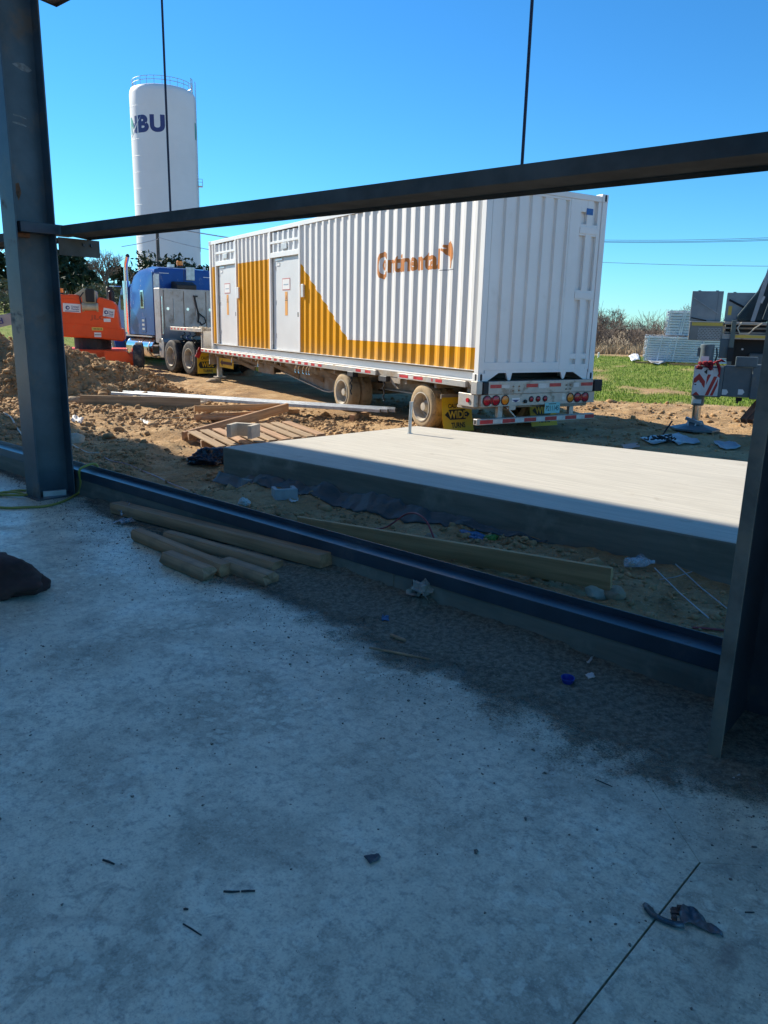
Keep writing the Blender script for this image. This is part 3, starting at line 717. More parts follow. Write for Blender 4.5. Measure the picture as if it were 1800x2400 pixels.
for z in (1.29, 2.28): MB().box(xe+.0045, xe+.014, 1.88, 2.29, z, z+.10).build('hinge_strap', WHITE, ct, .003)
MB().box(xe+.0045, xe+.007, 2.0, 2.14, 2.565, 2.66).build('blue_end_sticker', M('blue_sticker', (.01,.12,.42), .4, 0, .3, 20), ct, label='dark blue square sticker near the top corner')
# bottom of the rear end: pockets with two hanging tabs
for poly in ([(.135,0),(.19,0),(.41,.122),(.41,.164),(.135,.164)], [(2.31,0),(2.24,0),(2.0,.122),(2.0,.164),(2.31,.164)],
             [(.545,.164),(.695,.164),(.66,.02),(.64,.005),(.62,.005),(.60,.02)], [(1.70,.164),(1.85,.164),(1.80,.03),(1.775,.012),(1.755,.02)]):
    MB().prism(poly, 'x', xe-.03, xe).build('end_gusset', WHITE, ct)
MB().box(xe-.031, xe+.002, .41, 2.0, .123, .1645).build('end_sill', WHITE, ct)
MB().box(xe-.6, xe-.58, .2, 2.2, .0, .12).build('tunnel_back', DARKVOID, ct)
# painted lettering follows the corrugations
def painted(name, polys, mat, lift=.0025):       # polys: list of (verts2d, faces)
    bm = bmesh.new()
    for Vp, Fp in polys:
        bv = [bm.verts.new((x, 0, z)) for x, z in Vp]
        for f in Fp:
            try: bm.faces.new([bv[i] for i in f])
            except ValueError: pass
    xs = [v.co.x for v in bm.verts]
    for b in breaks(min(xs)-.01, max(xs)+.01):
        bmesh.ops.bisect_plane(bm, geom=bm.verts[:]+bm.edges[:]+bm.faces[:], plane_co=(b,0,0), plane_no=(1,0,0), dist=1e-6)
    bmesh.ops.triangulate(bm, faces=bm.faces)
    for v in bm.verts: v.co.y = prof_y(v.co.x) - lift
    me = bpy.data.meshes.new(name); bm.to_mesh(me); bm.free()
    return link(name, me, mat, ct)
def glyphs(body, x0, x1, z0, z1, bold=.03):
    Vp, Fp = text_polys(body, bold); return [(x0+x*(x1-x0), z0+y*(z1-z0)) for x, y in Vp], Fp
zt = 0
painted('lettering', [glyphs('C', 9.07, 9.43, 1.59, 2.06, .02), glyphs('o', 9.245, 9.41, 1.735, 1.925, .03)], LOGO)
painted('lettering', [glyphs('ntinental', 9.465, 11.02, 1.69, 2.005, .035)], LOGO)
horse = [(.67,1.0),(.75,.92),(.85,.85),(.93,.7),(.97,.5),(.95,.35),(.88,.25),(.86,.12),(.84,.0),(.68,.0),(.74,.1),(.73,.22),(.66,.33),(.60,.42),(.48,.46),(.34,.50),(.22,.60),(.02,.66),(.04,.74),(.28,.70),(.40,.72),(.16,.78),(.18,.86),(.45,.84),(.5,.92),(.58,.94)]
bmh = [(11.05+.36*x, 1.69+.42*z) for x, z in horse]
painted('horse_emblem', [(bmh, [tuple(range(len(bmh)))])], LOGO)
painted('emblem_line', [([(10.99,1.66),(11.42,1.66),(11.42,1.675),(10.99,1.675)], [(0,1,2,3)])], M('grey_line', (.3,.3,.3), .5))

# ------------------------------------------------------------------ trailer (z up from the ground)
GZ = -.12
tr = thing('step_deck_trailer', 'muddy flat step deck trailer carrying the white container', 'trailer', T0 + Vector((0,0,GZ)), TA)
MB().box(-.72, 12.19, -.02, 2.46, .80, .889).build('deck', ALU_DIRTY, tr)
def rail(a, b, z0=.790, z1=.884, y=-.075):
    r_ = MB().box(a, b, y, y+.053, z0, z1).build('side_rail', ALU, tr, .004)
    return r_
RAILS = [(-.73, 9.26), (10.02, 11.98)]
def tapes(par, a, b, y, z, pitch, wr, start=0):
    k = start; x = a
    while x + wr < b:
        MB().box(x, x+wr, y-.002, y-.0003, z, z+.05).build('red_tape', REDT, par)
        if x + pitch < b: MB().box(x+wr+.01, x+pitch-.01, y-.0016, y-.0003, z, z+.05).build('white_tape', WHTT, par)
        x += pitch
r1 = rail(*RAILS[0]); tapes(r1, -.68, 7.2, -.075, .812, .33, .165); tapes(r1, 8.52, 9.2, -.075, .812, .36, .20)
r2 = rail(*RAILS[1]); tapes(r2, 10.08, 10.9, -.075, .812, .45, .28); MB().box(11.18, 11.36, -.077, -.0753, .812, .862).build('red_tape', REDT, r2); MB().box(11.06, 11.10, -.077, -.0753, .812, .862).build('red_tape', REDT, r2)
MB().box(-.73, 11.98, 2.46, 2.515, .79, .884).build('side_rail', ALU, tr, .004)
MB().box(9.27, 10.01, -.01, .02, .69, .80).build('rail_backing', ALU_DIRTY, tr)
MB().prism([(9.45,.79),(9.62,.79),(9.95,.60),(9.9,.60)], 'y', .0, .04).build('rail_gusset', ALU_DIRTY, tr)
# stake pockets and hanging hooks
for x in (-.1, 1.1, 2.1, 3.3, 4.5, 5.7, 6.9):
    MB().box(x, x+.05, -.02, .03, .74, .79).build('stake_pocket', ALU, tr)
for x in (1.5, 3.35, 5.55, 5.72, 5.95, 6.12, 6.25):
    h = [(x+.05*math.cos(t), .05, .67+.075*math.sin(t)) for t in np.linspace(1.2, 5.2, 9)]
    MB().tube([(x+.02, .05, .785)] + h, .011, 6).build('strap_hook', CHROME, tr, smooth=True)
for x in (8.32, 9.55):
    wn = MB().box(x-.12, x+.12, -.09, .03, .70, .80).build('strap_winch', DARKVOID, tr, .01)
    mb = MB()
    for k in range(7): mb.tube([(x+.03*math.sin(k*2.1), -.07+.01*(k % 2), .70-.05*k), (x+.03*math.sin(k*2.1+1), -.06, .655-.05*k)], .014, 6)
    mb.build('winch_chain', DARKVOID, wn)
# main beams: deep belly between the step and the axles
belly = [(-.55,.79),(-.55,.50),(3.2,.50),(5.75,.19),(6.05,.19),(7.25,.44),(12.1,.48),(12.1,.79)]
for y in (.70, 1.70):
    m_ = MB().prism(belly, 'y', y, y+.02).build('main_beam', ALU_DIRTY, tr)
    low = [(-.55,.50),(3.2,.50),(5.75,.19),(6.05,.19),(7.25,.44),(12.1,.48)]
    mb = MB()
    for p, q in zip(low[:-1], low[1:]): mb.bar((p[0], y+.01, p[1]), (q[0], y+.01, q[1]), .14, .025)
    mb.build('beam_flange', ALU, m_)
for x in (1.0, 2.4, 3.8, 5.1, 6.4):
    MB().bar((x, .0, .78), (x+.55, .69, .42), .05, .09).build('outrigger_brace', ALU_DIRTY, tr)
for x in np.arange(0.2, 12, .9): MB().box(x, x+.07, .03, 2.4, .70, .795).build('cross_member', ALU_DIRTY, tr)
tb = MB().box(2.45, 3.35, .45, .66, .44, .70).build('underside_box', M('box_black', (.04,.038,.035), .6, 0, .3, 4, .4), tr, .006); MB().box(2.40, 3.40, .43, .449, .40, .74).build('box_frame', ALU_DIRTY, tb)
sg = MB().box(.05, 1.15, .20, .215, .40, .66).build('arrow_board', YELLOW, tr, .004)
MB().prism([(.12,.53),(.32,.63),(.32,.57),(1.08,.57),(1.08,.49),(.32,.49),(.32,.43)], 'y', .196, .1985).build('arrow', M('dark_arrow', (.10,.03,.02), .6), sg)
MB().box(-.55, -.50, .1, 2.3, .44, .79).build('front_plate', ALU_DIRTY, tr)
# step and upper deck
st_ = MB().box(-.78, -.70, .0, 2.45, .885, 1.44).build('step_wall', ALU, tr, .005)
MB().box(-.86, -.781, -.02, .04, .80, 1.44).build('step_post', ALU, tr)
ud = MB().box(-3.75, -.70, -.02, 2.46, 1.38, 1.455).build('upper_deck', ALU_DIRTY, tr)
ur = MB().box(-3.76, -.70, -.075, -.022, 1.345, 1.455).build('side_rail', ALU, tr, .004); tapes(ur, -3.70, -1.9, -.075, 1.375, .36, .18)
MB().box(-3.76, -.7, 2.462, 2.515, 1.345, 1.455).build('side_rail', ALU, tr, .004)
for y in (.7, 1.7): MB().prism([(-3.6,1.37),(-3.6,1.18),(-1.5,1.14),(-.6,.85),(-.6,1.37)], 'y', y, y+.02).build('neck_beam', ALU_DIRTY, tr)
mb = MB()
for k in range(26): 
    p = Vector((rnd.uniform(-2.4,-.8), rnd.uniform(0,.6), 1.457)); s_ = rnd.uniform(.02,.07); mb.box(p.x-s_, p.x+s_, p.y-s_*.6, p.y+s_*.6, p.z, p.z+s_*.5)
stuff(mb.build('deck_debris', ROCKP, tr))
for k in range(3):
    pts = [(-2.9+.55*k+.06*math.cos(t*9), .08+.06*math.sin(t*9), 1.30-.30*t) for t in np.linspace(0, 1, 40)]
    MB().tube(pts, .016, 5).build('coiled_air_line', BLACK if k != 1 else M('air_line_blue', (.03,.07,.3), .5), tr, smooth=True)
# landing gear
MB().box(-.42, -.30, .28, .40, -.02+.12, .79).build('landing_leg', ALU, tr, .004); MB().box(-.50, -.22, .2, .48, .07, .10).build('landing_foot', ALU, tr)
# wheels
def tyre_profile(R_, w_, rim):
    return [(rim, 0), (rim+.02, -.002), (R_*.82, -.008), (R_-.035, .004), (R_-.008, .030), (R_, .06), (R_, w_-.06), (R_-.008, w_-.03), (R_-.035, w_-.004), (rim, w_)]
def wheel(par, x, z, R_, rim, ya, yb, dirty, tmat, rmat, face=1, dish=.12, name='wheel'):
    # ya outer face, yb inner face; the outer tyre's hub is recessed
    w_ = (yb-ya); s = 1 if w_ > 0 else -1; tw = abs(w_)*.47
    wh = bpy.data.objects.new(name, None); COL.objects.link(wh); wh.parent = par; wh.location = (x, ya, z); wh.rotation_euler = (0, rnd.uniform(0, 6), 0)
    prof = tyre_profile(R_, tw, rim)
    mb = MB().lathe([(r, s*h) for r, h in prof], (0,0,0), 'y', 40); mb.build('tyre', tmat, wh, smooth=True)
    MB().lathe([(r, s*(h+abs(w_)*.53)) for r, h in prof], (0,0,0), 'y', 40).build('tyre', tmat, wh, smooth=True)
    rp = [(rim+.012, -.012), (rim-.006, -.014), (rim-.014, .004), (rim-.03, .02), (rim-.045, dish), (rim*.62, dish+.035), (rim*.5, dish+.03), (rim*.46, dish-.02), (rim*.30, dish-.05), (rim*.28, dish-.10), (0, dish-.105)]
    rm = MB().lathe([(max(r,0), s*h) for r, h in rp], (0,0,0), 'y', 40).build('rim', rmat, wh, smooth=True)
    mb = MB()
    for k in range(8):
        a = k*math.pi/4; mb.cyl((rim*.56*math.sin(a), s*(dish-.02), rim*.56*math.cos(a)), .016, 0, s*.05, 'y', 6)
    mb.build('wheel_nuts', CHROME, wh)
    mb = MB()
    for k in range(5):
        a = k*math.pi*2/5+.3; mb.cyl((rim*.74*math.sin(a), s*(dish-.004+.03), rim*.74*math.cos(a)), .030, 0, s*.004, 'y', 10)
    mb.build('hand_hole', DARKVOID, wh)
    # tread blocks round the outer tyre
    mb = MB()
    for k in range(44):
        a = k*2*math.pi/44
        for o_ in (0, abs(w_)*.53):
            for j in range(3):
                c0 = o_ + tw*(.16+.26*j) ; c1 = c0 + tw*.20
                ra, rb, da = R_-.002, R_+.006, .055
                q = [(ra*math.sin(a-da), s*c0, ra*math.cos(a-da)), (ra*math.sin(a+da), s*c0, ra*math.cos(a+da)), (ra*math.sin(a+da), s*c1, ra*math.cos(a+da)), (ra*math.sin(a-da), s*c1, ra*math.cos(a-da))]
                q2 = [(x_*rb/ra, y_, z_*rb/ra) for x_, y_, z_ in q]
                mb.add(q+q2, [(4,5,6,7),(0,1,5,4),(1,2,6,5),(2,3,7,6),(3,0,4,7)])
    stuff(mb.build('tread_blocks', tmat, wh))
    return wh
TR = .372
for x in (7.92, 10.76):
    MB().cyl((x, .3, TR-.005), .065, 0, 1.85, 'y', 12).build('axle', ALU_DIRTY, tr)
    wheel(tr, x, TR-.005, TR, .238, -.05, .47, 1, RUBBER_MUD, RIM_MUD, dish=.13)
    wheel(tr, x, TR-.005, TR, .238, 2.49, 1.97, 1, RUBBER_MUD, RIM_MUD, dish=.13)
    MB().box(x-.5, x+.35, .62, .72, .44, .56).build('suspension_arm', ALU_DIRTY, tr)
    MB().cyl((x+.25, .78, .40), .12, 0, .2, 'z', 14).build('air_spring', BLACK, tr, smooth=True)
# mud flaps at the rear, curved sheets with printing
def flap(par, x, y0, y1, z0, z1, name='mud_flap', curve=.10):
    w_ = y1-y0; n = 8; vs = []; 
    for j in range(n+1):
        t = j/n; z = z1-(z1-z0)*t; xx = x + curve*(t*t)
        vs += [(xx, y0, z), (xx, y1, z)]
    fs = [(2*j, 2*j+1, 2*j+3, 2*j+2) for j in range(n)]
    m = len(vs); vs += [(a-.008, b, c) for a, b, c in vs]; fs += [(m+2*j, m+2*j+2, m+2*j+3, m+2*j+1) for j in range(n)]
    f = MB().add(vs, fs).build(name, YELLOW, par, smooth=True)
    def onflap(o):
        for v in o.data.vertices:
            t = (z1-v.co.z)/(z1-z0); v.co.x = x + curve*t*t + .003
    h = z1-z0; c = (y0+y1)/2
    def hexa(za, zb, inset, notch):
        zc = (za+zb)/2
        bm = MB()
        ys_ = np.linspace(y0+inset, y1-inset, 9)
        return bm.add([(0, y0+inset+notch, za), (0, y1-inset-notch, za), (0, y1-inset, zc), (0, y1-inset-notch, zb), (0, y0+inset+notch, zb), (0, y0+inset, zc)], [(0,1,2,3,4,5)])
    o = hexa(z1-h*.66, z1-h*.36, .05, .10).build('print_panel', INK, f); onflap(o)
    for body, za, zb, ww, mt, dx in (('CAUTION', .19, .32, .60, INK, 0), ('WIDE', .40, .62, .62, YELLOW, .002), ('TURNS', .74, .90, .46, INK, 0)):
        o = lettering(body, (0, c-w_*ww/2, z1-h*zb), (0,1,0), (0,0,1), w_*ww, h*(zb-za), mt, f, bold=.03); onflap(o)
        for v in o.data.vertices: v.co.x += dx
    MB().box(x-.03, x-.009, y0-.01, y1+.01, z1-.02, z1+.05).build('flap_hanger', ALU_DIRTY, f)
    return f
flap(tr, 11.32, -.03, .58, -.02+.04, .57)
flap(tr, 11.32, 1.86, 2.47, -.02+.04, .57)
# rear end
xr = 12.20
hd = MB().box(xr, xr+.05, .17, 2.40, .695, .893).build('rear_header', ALU, tr, .004)
for a, b in ((.20,.42), (.93,1.17), (1.42,1.67), (2.12,2.39)): MB().box(xr+.0505, xr+.052, a, b, .79, .845).build('red_tape', REDT, hd)
for a, b, z0, z1 in ((.43,.58,.79,.84), (1.19,1.40,.77,.845), (1.95,2.08,.775,.845)): MB().box(xr+.0505, xr+.0518, a, b, z0, z1).build('white_tape', WHTT, hd)
mb = MB()
for y in (.66, .78, 1.79, 1.88):
    for z in (.745, .81): mb.cyl((xr+.05, y, z), .014, 0, .012, 'x', 8)
mb.build('header_bolts', ALU_DIRTY, hd)
MB().box(xr-.02, xr+.075, 2.41, 2.60, .695, .885).build('rubber_buffer', BLACK, tr, .01); MB().box(xr-.02, xr+.065, .06, .165, .695, .885).build('rubber_buffer', BLACK, tr, .01)
MB().box(xr-.10, xr+.05, -.06, .05, .70, .895).build('corner_plate', ALU, tr, .006)
lb = MB().box(xr-.10, xr+.035, .045, 2.47, .505, .692).build('light_bar', ALU, tr, .004)
MB().box(xr-.42, xr-.02, -.05, .04, .50, .70).build('light_bar_end', ALU, tr, .006)
MB().cyl((xr-.16, -.052, .60), .035, 0, -.02, 'y', 16).build('side_marker_light', RED_LENS, tr, smooth=True)
for y, r_, mt in ((.16,.072,RED_LENS), (.335,.072,RED_LENS), (.52,.068,AMBER), (1.06,.036,RED_LENS), (1.205,.036,RED_LENS), (1.355,.036,RED_LENS), (1.91,.068,AMBER), (2.075,.072,RED_LENS), (2.25,.072,RED_LENS)):
    l = MB().lathe([(r_+.013, 0), (r_+.013, .008), (r_+.002, .010), (r_+.002, .002)], (xr+.0355, y, .60), 'x', 24).build('tail_light', BLACK, tr, smooth=True)
    MB().lathe([(r_, 0), (r_*.93, .010), (r_*.6, .016), (0, .018)], (xr+.036, y, .60), 'x', 24).build('lens', mt, l, smooth=True)
for y in (.247, 2.163): MB().box(xr+.036, xr+.045, y-.012, y+.012, .55, .65).build('small_reflector', RED_LENS, tr)
mb = MB()
for y, z in ((.74,.59),): mb.box(xr+.036, xr+.0375, y-.08, y+.08, z-.02, z+.04)
mb.build('badge', STICKER, lb); MB().prism([(.66,.60),(.82,.60),(.74,.56)], 'x', xr+.038, xr+.0385).build('badge_swoosh', NAVY, lb)
MB().cyl((xr+.036, .93, .57), .03, 0, .03, 'x', 10).build('air_coupling', DARKVOID, lb); MB().box(xr+.036, xr+.038, 1.72, 1.80, .55, .67).build('data_plate', GALV, lb)
ib = MB().box(xr-.02, xr+.07, -.04, 2.47, .235, .325).build('bumper_bar', ALU, tr, .005)
MB().box(xr+.0, xr+.05, -.0412, -.0402, .25, .31).build('tube_mouth', DARKVOID, ib)
y = .02; k = 0
while y < 2.44:
    wd = .255 if k % 2 == 0 else .19
    MB().box(xr+.0705, xr+.072, y, min(y+wd, 2.46), .25, .31).build('red_tape' if k % 2 == 0 else 'white_tape', REDT if k % 2 == 0 else WHTT, ib); y += wd; k += 1
for y in (.42, 1.95): MB().box(xr-.06, xr+.0, y, y+.09, .327, .505).build('bumper_upright', ALU, tr)
MB().bar((xr-.04, .60, .48), (xr-.02, .80, .30), .10, .02).build('bumper_brace', ALU, tr)
MB().box(xr-.10, xr+.03, .62, .75, .44, .504).build('hitch_block', ALU, tr)
MB().box(xr-.5, xr-.11, .0, 2.45, .46, .50).build('rear_cross_beam', ALU_DIRTY, tr)
MB().box(xr-.06, xr+.02, 1.66, 2.30, .455, .503).build('rear_cross_beam', ALU_DIRTY, tr)
pl = MB().box(xr+.037, xr+.042, 1.36, 1.69, .36, .535).build('number_plate', TEAL_INK, tr, .003)
lettering('P211145', (xr+.0425, 1.385, .40), (0,1,0), (0,0,1), .28, .085, PLATE_INK, pl, bold=.02)
MB().box(xr+.0425, xr+.043, 1.44, 1.60, .505, .52).build('plate_header', PLATE_INK, pl)
def far(u, v, dist): 
    r_ = ray(u, v); k = dist/math.hypot(r_.x, r_.y); return Vector((r_.x*k, r_.y*k, CAMZ+r_.z*k))
# ------------------------------------------------------------------ truck tractor (local x forward, y to its left = our side, z up)
KA = R(90+39.5)
kx = Vector((math.cos(KA), math.sin(KA), 0)); ky = Vector((-kx.y, kx.x, 0))
tk = thing('truck_tractor', 'blue sleeper cab truck with a grey headache rack coupled to the trailer', 'truck', Vector((-5.62, 25.35, GZ)), KA)
for y in (-.45, .40): MB().box(-1.6, 6.0, y, y+.06, .78, 1.04).build('frame_rail', DARKVOID, tk)
for x in (-.66, .66):
    wheel(tk, x, .52, .52, .30, 1.24, .66, 0, RUBBER, RIM_MUD, dish=.17); wheel(tk, x, .52, .52, .30, -1.24, -.66, 0, RUBBER, RIM_MUD, dish=.17)
    MB().cyl((x, -.9, .52), .11, 0, 1.8, 'y', 12).build('axle', DARKVOID, tk)
MB().cyl((0, 0, 1.04), .45, .0, .10, 'z', 24).build('fifth_wheel', DARKVOID, tk); MB().box(-.5, .5, -.4, .4, .98, 1.06).build('fifth_wheel_plate', DARKVOID, tk)
flap_t = None
def tflap():
    # rear mud flap of the tractor faces backwards (towards -x here)
    f = MB().box(-1.34, -1.33, .62, 1.28, .10, .72).build('mud_flap', YELLOW, tk)
    MB().add([(-1.343,.70,.46),(-1.343,1.20,.46),(-1.343,1.26,.36),(-1.343,1.20,.26),(-1.343,.70,.26),(-1.343,.64,.36)], [(0,1,2,3,4,5)]).build('print_panel', INK, f)
    for body, z, h, w_, mt, dx in (('CAUTION', .52, .09, .44, INK, -.002), ('WIDE', .29, .15, .40, YELLOW, -.004), ('TURNS', .14, .08, .32, INK, -.002)):
        lettering(body, (-1.341+dx, .95+w_/2, z), (0,-1,0), (0,0,1), w_, h, mt, f, bold=.03)
    MB().box(-1.36, -1.329, .60, 1.30, .72, .80).build('flap_hanger', ALU, f)
    MB().bar((-1.35, 1.30, .58), (-1.35, 1.16, .86), .02, .14).build('red_reflector', REDT, f)
tflap()
MB().box(-1.345, -1.335, -1.28, -.62, .10, .72).build('mud_flap', YELLOW, tk)
# quarter fender, steps, tanks
MB().prism([(1.25,.45),(1.60,.45),(1.60,1.06),(1.30,1.06),(1.20,.95)], 'y', .72, 1.22).build('quarter_fender', ALU, tk, .01)
for z in (.50, .80): MB().box(1.60, 1.95, .85, 1.27, z, z+.04).build('step', ALU, tk)
MB().cyl((2.1, .93, .72), .33, 0, 1.25, 'x', 28).build('fuel_tank', CHROME, tk, .015, smooth=True)
mb = MB()
for x in (2.35, 3.05): mb.lathe([(.335, 0), (.34, .0), (.34, .06), (.335, .06)], (x, .93, .72), 'x', 28)
mb.build('tank_strap', ALU, tk, smooth=True)
MB().cyl((3.4, .93, .72), .33, 0, 1.0, 'x', 28).build('fuel_tank', CHROME, tk, .015, smooth=True)
MB().box(2.05, 4.5, .7, 1.26, 1.08, 1.12).build('tank_step', ALU, tk)
# headache rack: three doors with long hinges
hr = MB().box(1.38, 1.84, -1.24, 1.22, .92, 2.66).build('headache_rack', GREY_RACK, tk, .012)
for a, b in ((.42, 1.10), (-.38, .405), (-1.20, -.395)):
    d = MB().box(1.366, 1.379, a, b, 1.42, 2.60).build('rack_door', GREY_RACK, hr, .004)
    c = a+.34; MB().cyl((1.352, c, 1.68), .014, 0, .68, 'z', 8).build('grab_handle', GALV, d)
    MB().cyl((1.360, b-.14, 2.02), .05, 0, .006, 'x', 14).build('door_latch', CHROME, d)
    MB().cyl((1.358, b-.012, 1.42), .010, 0, 1.18, 'z', 6).build('piano_hinge', ALU_DIRTY, d)
MB().box(1.372, 1.379, -1.2, 1.10, .96, 1.40).build('lower_panel', GREY_RACK, hr, .004)
MB().cyl((1.36, 1.17, 1.2), .022, 0, 1.2, 'z', 8).build('grab_rail', CHROME, hr)
mb = MB(); mb.tube([(1.33, .02, 2.42), (1.32, -.04, 2.1), (1.30, -.10, 1.85), (1.32, -.08, 1.60)], .028, 6); mb.tube([(1.30, -.10, 1.9), (1.28, -.30, 1.75), (1.30, -.34, 1.6), (1.32, -.2, 1.52), (1.3, -.12, 1.62)], .022, 6)
mb.box(1.30, 1.35, -.08, .06, 2.42, 2.47); mb.box(1.28, 1.35, -.2, .12, 1.36, 1.44); mb.build('hanging_chain', DARKVOID, hr, smooth=True)
MB().prism([(1.36,2.66),(1.36,2.80),(1.62,2.90),(1.82,2.90),(1.82,2.66)], 'y', -.08, .62).build('rack_top_cover', DARKVOID, tk, .02)
MB().tube([(1.6,.25,2.88),(1.58,.25,3.3)], .012, 6).build('aerial', DARKVOID, tk)
# sleeper: swept roof
side = [(1.95,1.15),(1.95,3.22),(2.05,3.36),(2.6,3.42),(3.3,3.36),(3.8,3.16),(4.05,2.86),(4.12,1.15)]
def loft(secs, mat, name, par, bevel=0):
    mb = MB(); n = len(secs[0][1]); vs = []
    for y, poly in secs: vs += [(x, y, z) for x, z in poly]
    fs = [tuple(range(n))] + [tuple(range((len(secs)-1)*n, len(secs)*n))]
    for k in range(len(secs)-1):
        fs += [(k*n+i, k*n+(i+1)%n, (k+1)*n+(i+1)%n, (k+1)*n+i) for i in range(n)]
    return mb.add(vs, fs).build(name, mat, par, bevel, smooth=True)
def shrink(p, dz, dx): 
    zb = min(z for _, z in p); return [(x+dx*(1 if x < 3 else -1)*(z-zb)/2.2*.0 + (0 if x < 2 else -dx*max(0,(z-2.0))/1.4), z if z <= zb+.01 else z-dz*max(0,(z-1.8))/1.6) for x, z in p]
sl_ = loft([(1.20, shrink(side,.26,.25)), (1.12, shrink(side,.10,.10)), (.9, shrink(side,.03,.03)), (-.9, shrink(side,.03,.03)), (-1.12, shrink(side,.10,.10)), (-1.20, shrink(side,.26,.25))], BLUE, 'sleeper', tk)
w1 = MB().box(2.75, 3.02, 1.198, 1.214, 2.02, 2.62).build('sleeper_window', CHROME, sl_, .03, seg=2); MB().box(2.79, 2.98, 1.2145, 1.217, 2.08, 2.56).build('window_glass', GLASSD, sl_)
w2 = MB().box(2.65, 3.05, 1.198, 1.210, 1.22, 1.72).build('locker_door', BLUE, sl_, .02, seg=2)
for z in (1.34, 1.48, 1.62): MB().box(2.75, 2.95, 1.2105, 1.213, z-.035, z+.035).build('locker_badge', GALV, sl_)
MB().box(1.88, 1.95, .98, 1.23, 1.15, 3.18).build('side_extender', BLUE, tk, .01)
MB().box(1.87, 1.879, 1.0, 1.20, 2.62, 3.12).build('extender_mark', GALV, tk)
MB().lathe([(.055,0),(.05,.03),(0,.04)], (1.9, 1.10, 2.66), 'x', 14).build('side_marker_light', AMBER, tk, smooth=True)
for y in (.85, -.85): pass
MB().bar((1.944, 1.08, 3.16), (1.944, .62, 3.16), .004, .02).build('roof_marking', STICKER, sl_); MB().bar((1.944, 1.08, 3.16), (1.944, 1.05, 2.80), .004, .02, (0,1,0)).build('roof_marking', STICKER, sl_)
MB().bar((1.944, -1.08, 3.10), (1.944, -.62, 3.10), .004, .02).build('roof_marking', STICKER, sl_); MB().bar((1.944, -1.08, 3.10), (1.944, -1.06, 2.72), .004, .02, (0,1,0)).build('roof_marking', STICKER, sl_)
MB().box(1.90, 1.945, -.28, .02, 2.98, 3.40).build('grey_plate', GALV, tk)
be = MB().cyl((2.2, .10, 3.40), .10, 0, .05, 'z', 16).build('beacon', DARKVOID, tk); MB().cyl((2.2, .10, 3.45), .11, 0, .15, 'z', 16).build('beacon_lens', AMBER, be, .02, smooth=True)
mb = MB(); mb.box(2.1, 2.3, .34, .52, 3.38, 3.47); mb.cyl((2.2, .48, 3.47), .05, 0, .06, 'z', 10); mb.build('roof_lamp', GALV, tk)
MB().tube([(2.3, -.85, 3.36), (2.3, -.85, 3.46)], .05, 8).build('roof_lamp', GALV, tk)
# exhaust stack with heat shield, mirror
MB().tube([(4.35, 1.14, 1.1), (4.35, 1.14, 3.30), (4.30, 1.14, 3.55), (4.12, 1.14, 3.78)], .075, 12, caps=False).build('exhaust_stack', CHROME, tk, smooth=True)
MB().cyl((4.115, 1.14, 3.785), .068, -.01, .003, 'x', 12).build('stack_mouth', DARKVOID, tk)
MB().cyl((4.35, 1.15, 1.2), .13, 0, 1.75, 'z', 16).build('heat_shield', CHROME, tk, smooth=True)
MB().box(4.95, 5.05, 1.42, 1.62, 2.1, 2.75).build('mirror', BLACK, tk, .02); MB().bar((5.0, 1.1, 2.78), (5.0, 1.5, 2.78), .03, .03).build('mirror_arm', CHROME, tk)
# cab, hood, front axle
cabp = [(4.13,1.05),(4.13,2.78),(4.4,2.86),(5.0,2.78),(5.45,2.02),(5.45,1.05)]
cab = loft([(1.10, shrink(cabp,.1,.05)), (.95, cabp), (-.95, cabp), (-1.10, shrink(cabp,.1,.05))], BLUE, 'cab', tk)
MB().box(4.50, 5.10, 1.095, 1.112, 1.98, 2.5).build('side_window', GLASSD, cab)
hoodp = [(5.46,.85),(5.46,1.98),(6.2,1.88),(7.2,1.62),(7.4,1.35),(7.4,.65),(6.9,.60)]
loft([(.85, shrink(hoodp,.1,.05)), (.7, hoodp), (-.7, hoodp), (-.85, shrink(hoodp,.1,.05))], BLUE, 'hood', tk)
MB().box(7.35, 7.55, -1.2, 1.2, .40, .75).build('front_bumper', CHROME, tk, .03)
for s in (1, -1):
    wheel(tk, 6.25, .52, .52, .30, 1.16*s, .82*s, 0, RUBBER, CHROME, dish=.05)
    f_ = [(6.25+.66*math.cos(t), .52+.66*math.sin(t)) for t in np.linspace(-.1, 3.3, 14)]; f2 = [(6.25+.60*math.cos(t), .52+.60*math.sin(t)) for t in np.linspace(3.3, -.1, 14)]
    a, b = (.80, 1.20) if s > 0 else (-1.20, -.80); MB().prism(f_+f2, 'y', a, b).build('front_fender', BLUE, tk, smooth=True)

# ------------------------------------------------------------------ boom lift seen from its counterweight end (local x right, y away, z up)
lx0 = ray(214, 800); lx0 = Vector((lx0.x, lx0.y, 0))*(24.0/lx0.dot(Vector((fwd.x,fwd.y,0)).normalized()))
la = math.atan2(lx0.y, lx0.x) - math.pi/2
lf = thing('boom_lift', 'orange boom lift turned with its counterweight towards us behind the spoil heap', 'boom lift', Vector((lx0.x, lx0.y, GZ)), la+R(-4))
Z = .12
cw = [(-1.0,0.98+Z),(.2,.93+Z),(.92,.86+Z),(.99,.92+Z),(.97,1.22+Z),(.86,1.26+Z),(.79,1.95+Z),(.70,2.06+Z),(.30,2.18+Z),(.24,2.12+Z),(.20,1.80+Z),(-.16,1.80+Z),(-.20,2.16+Z),(-.28,2.22+Z),(-1.0,2.22+Z)]
body = MB().prism(cw, 'y', 0, 1.4).build('counterweight', ORANGE, lf, .05, seg=3)
MB().prism([(-.99,1.38+Z),(.0,1.33+Z),(.94,1.20+Z),(.96,1.225+Z),(.0,1.355+Z),(-.99,1.405+Z)], 'y', -.012, .01).build('counterweight_lip', ORANGE, lf, .004)
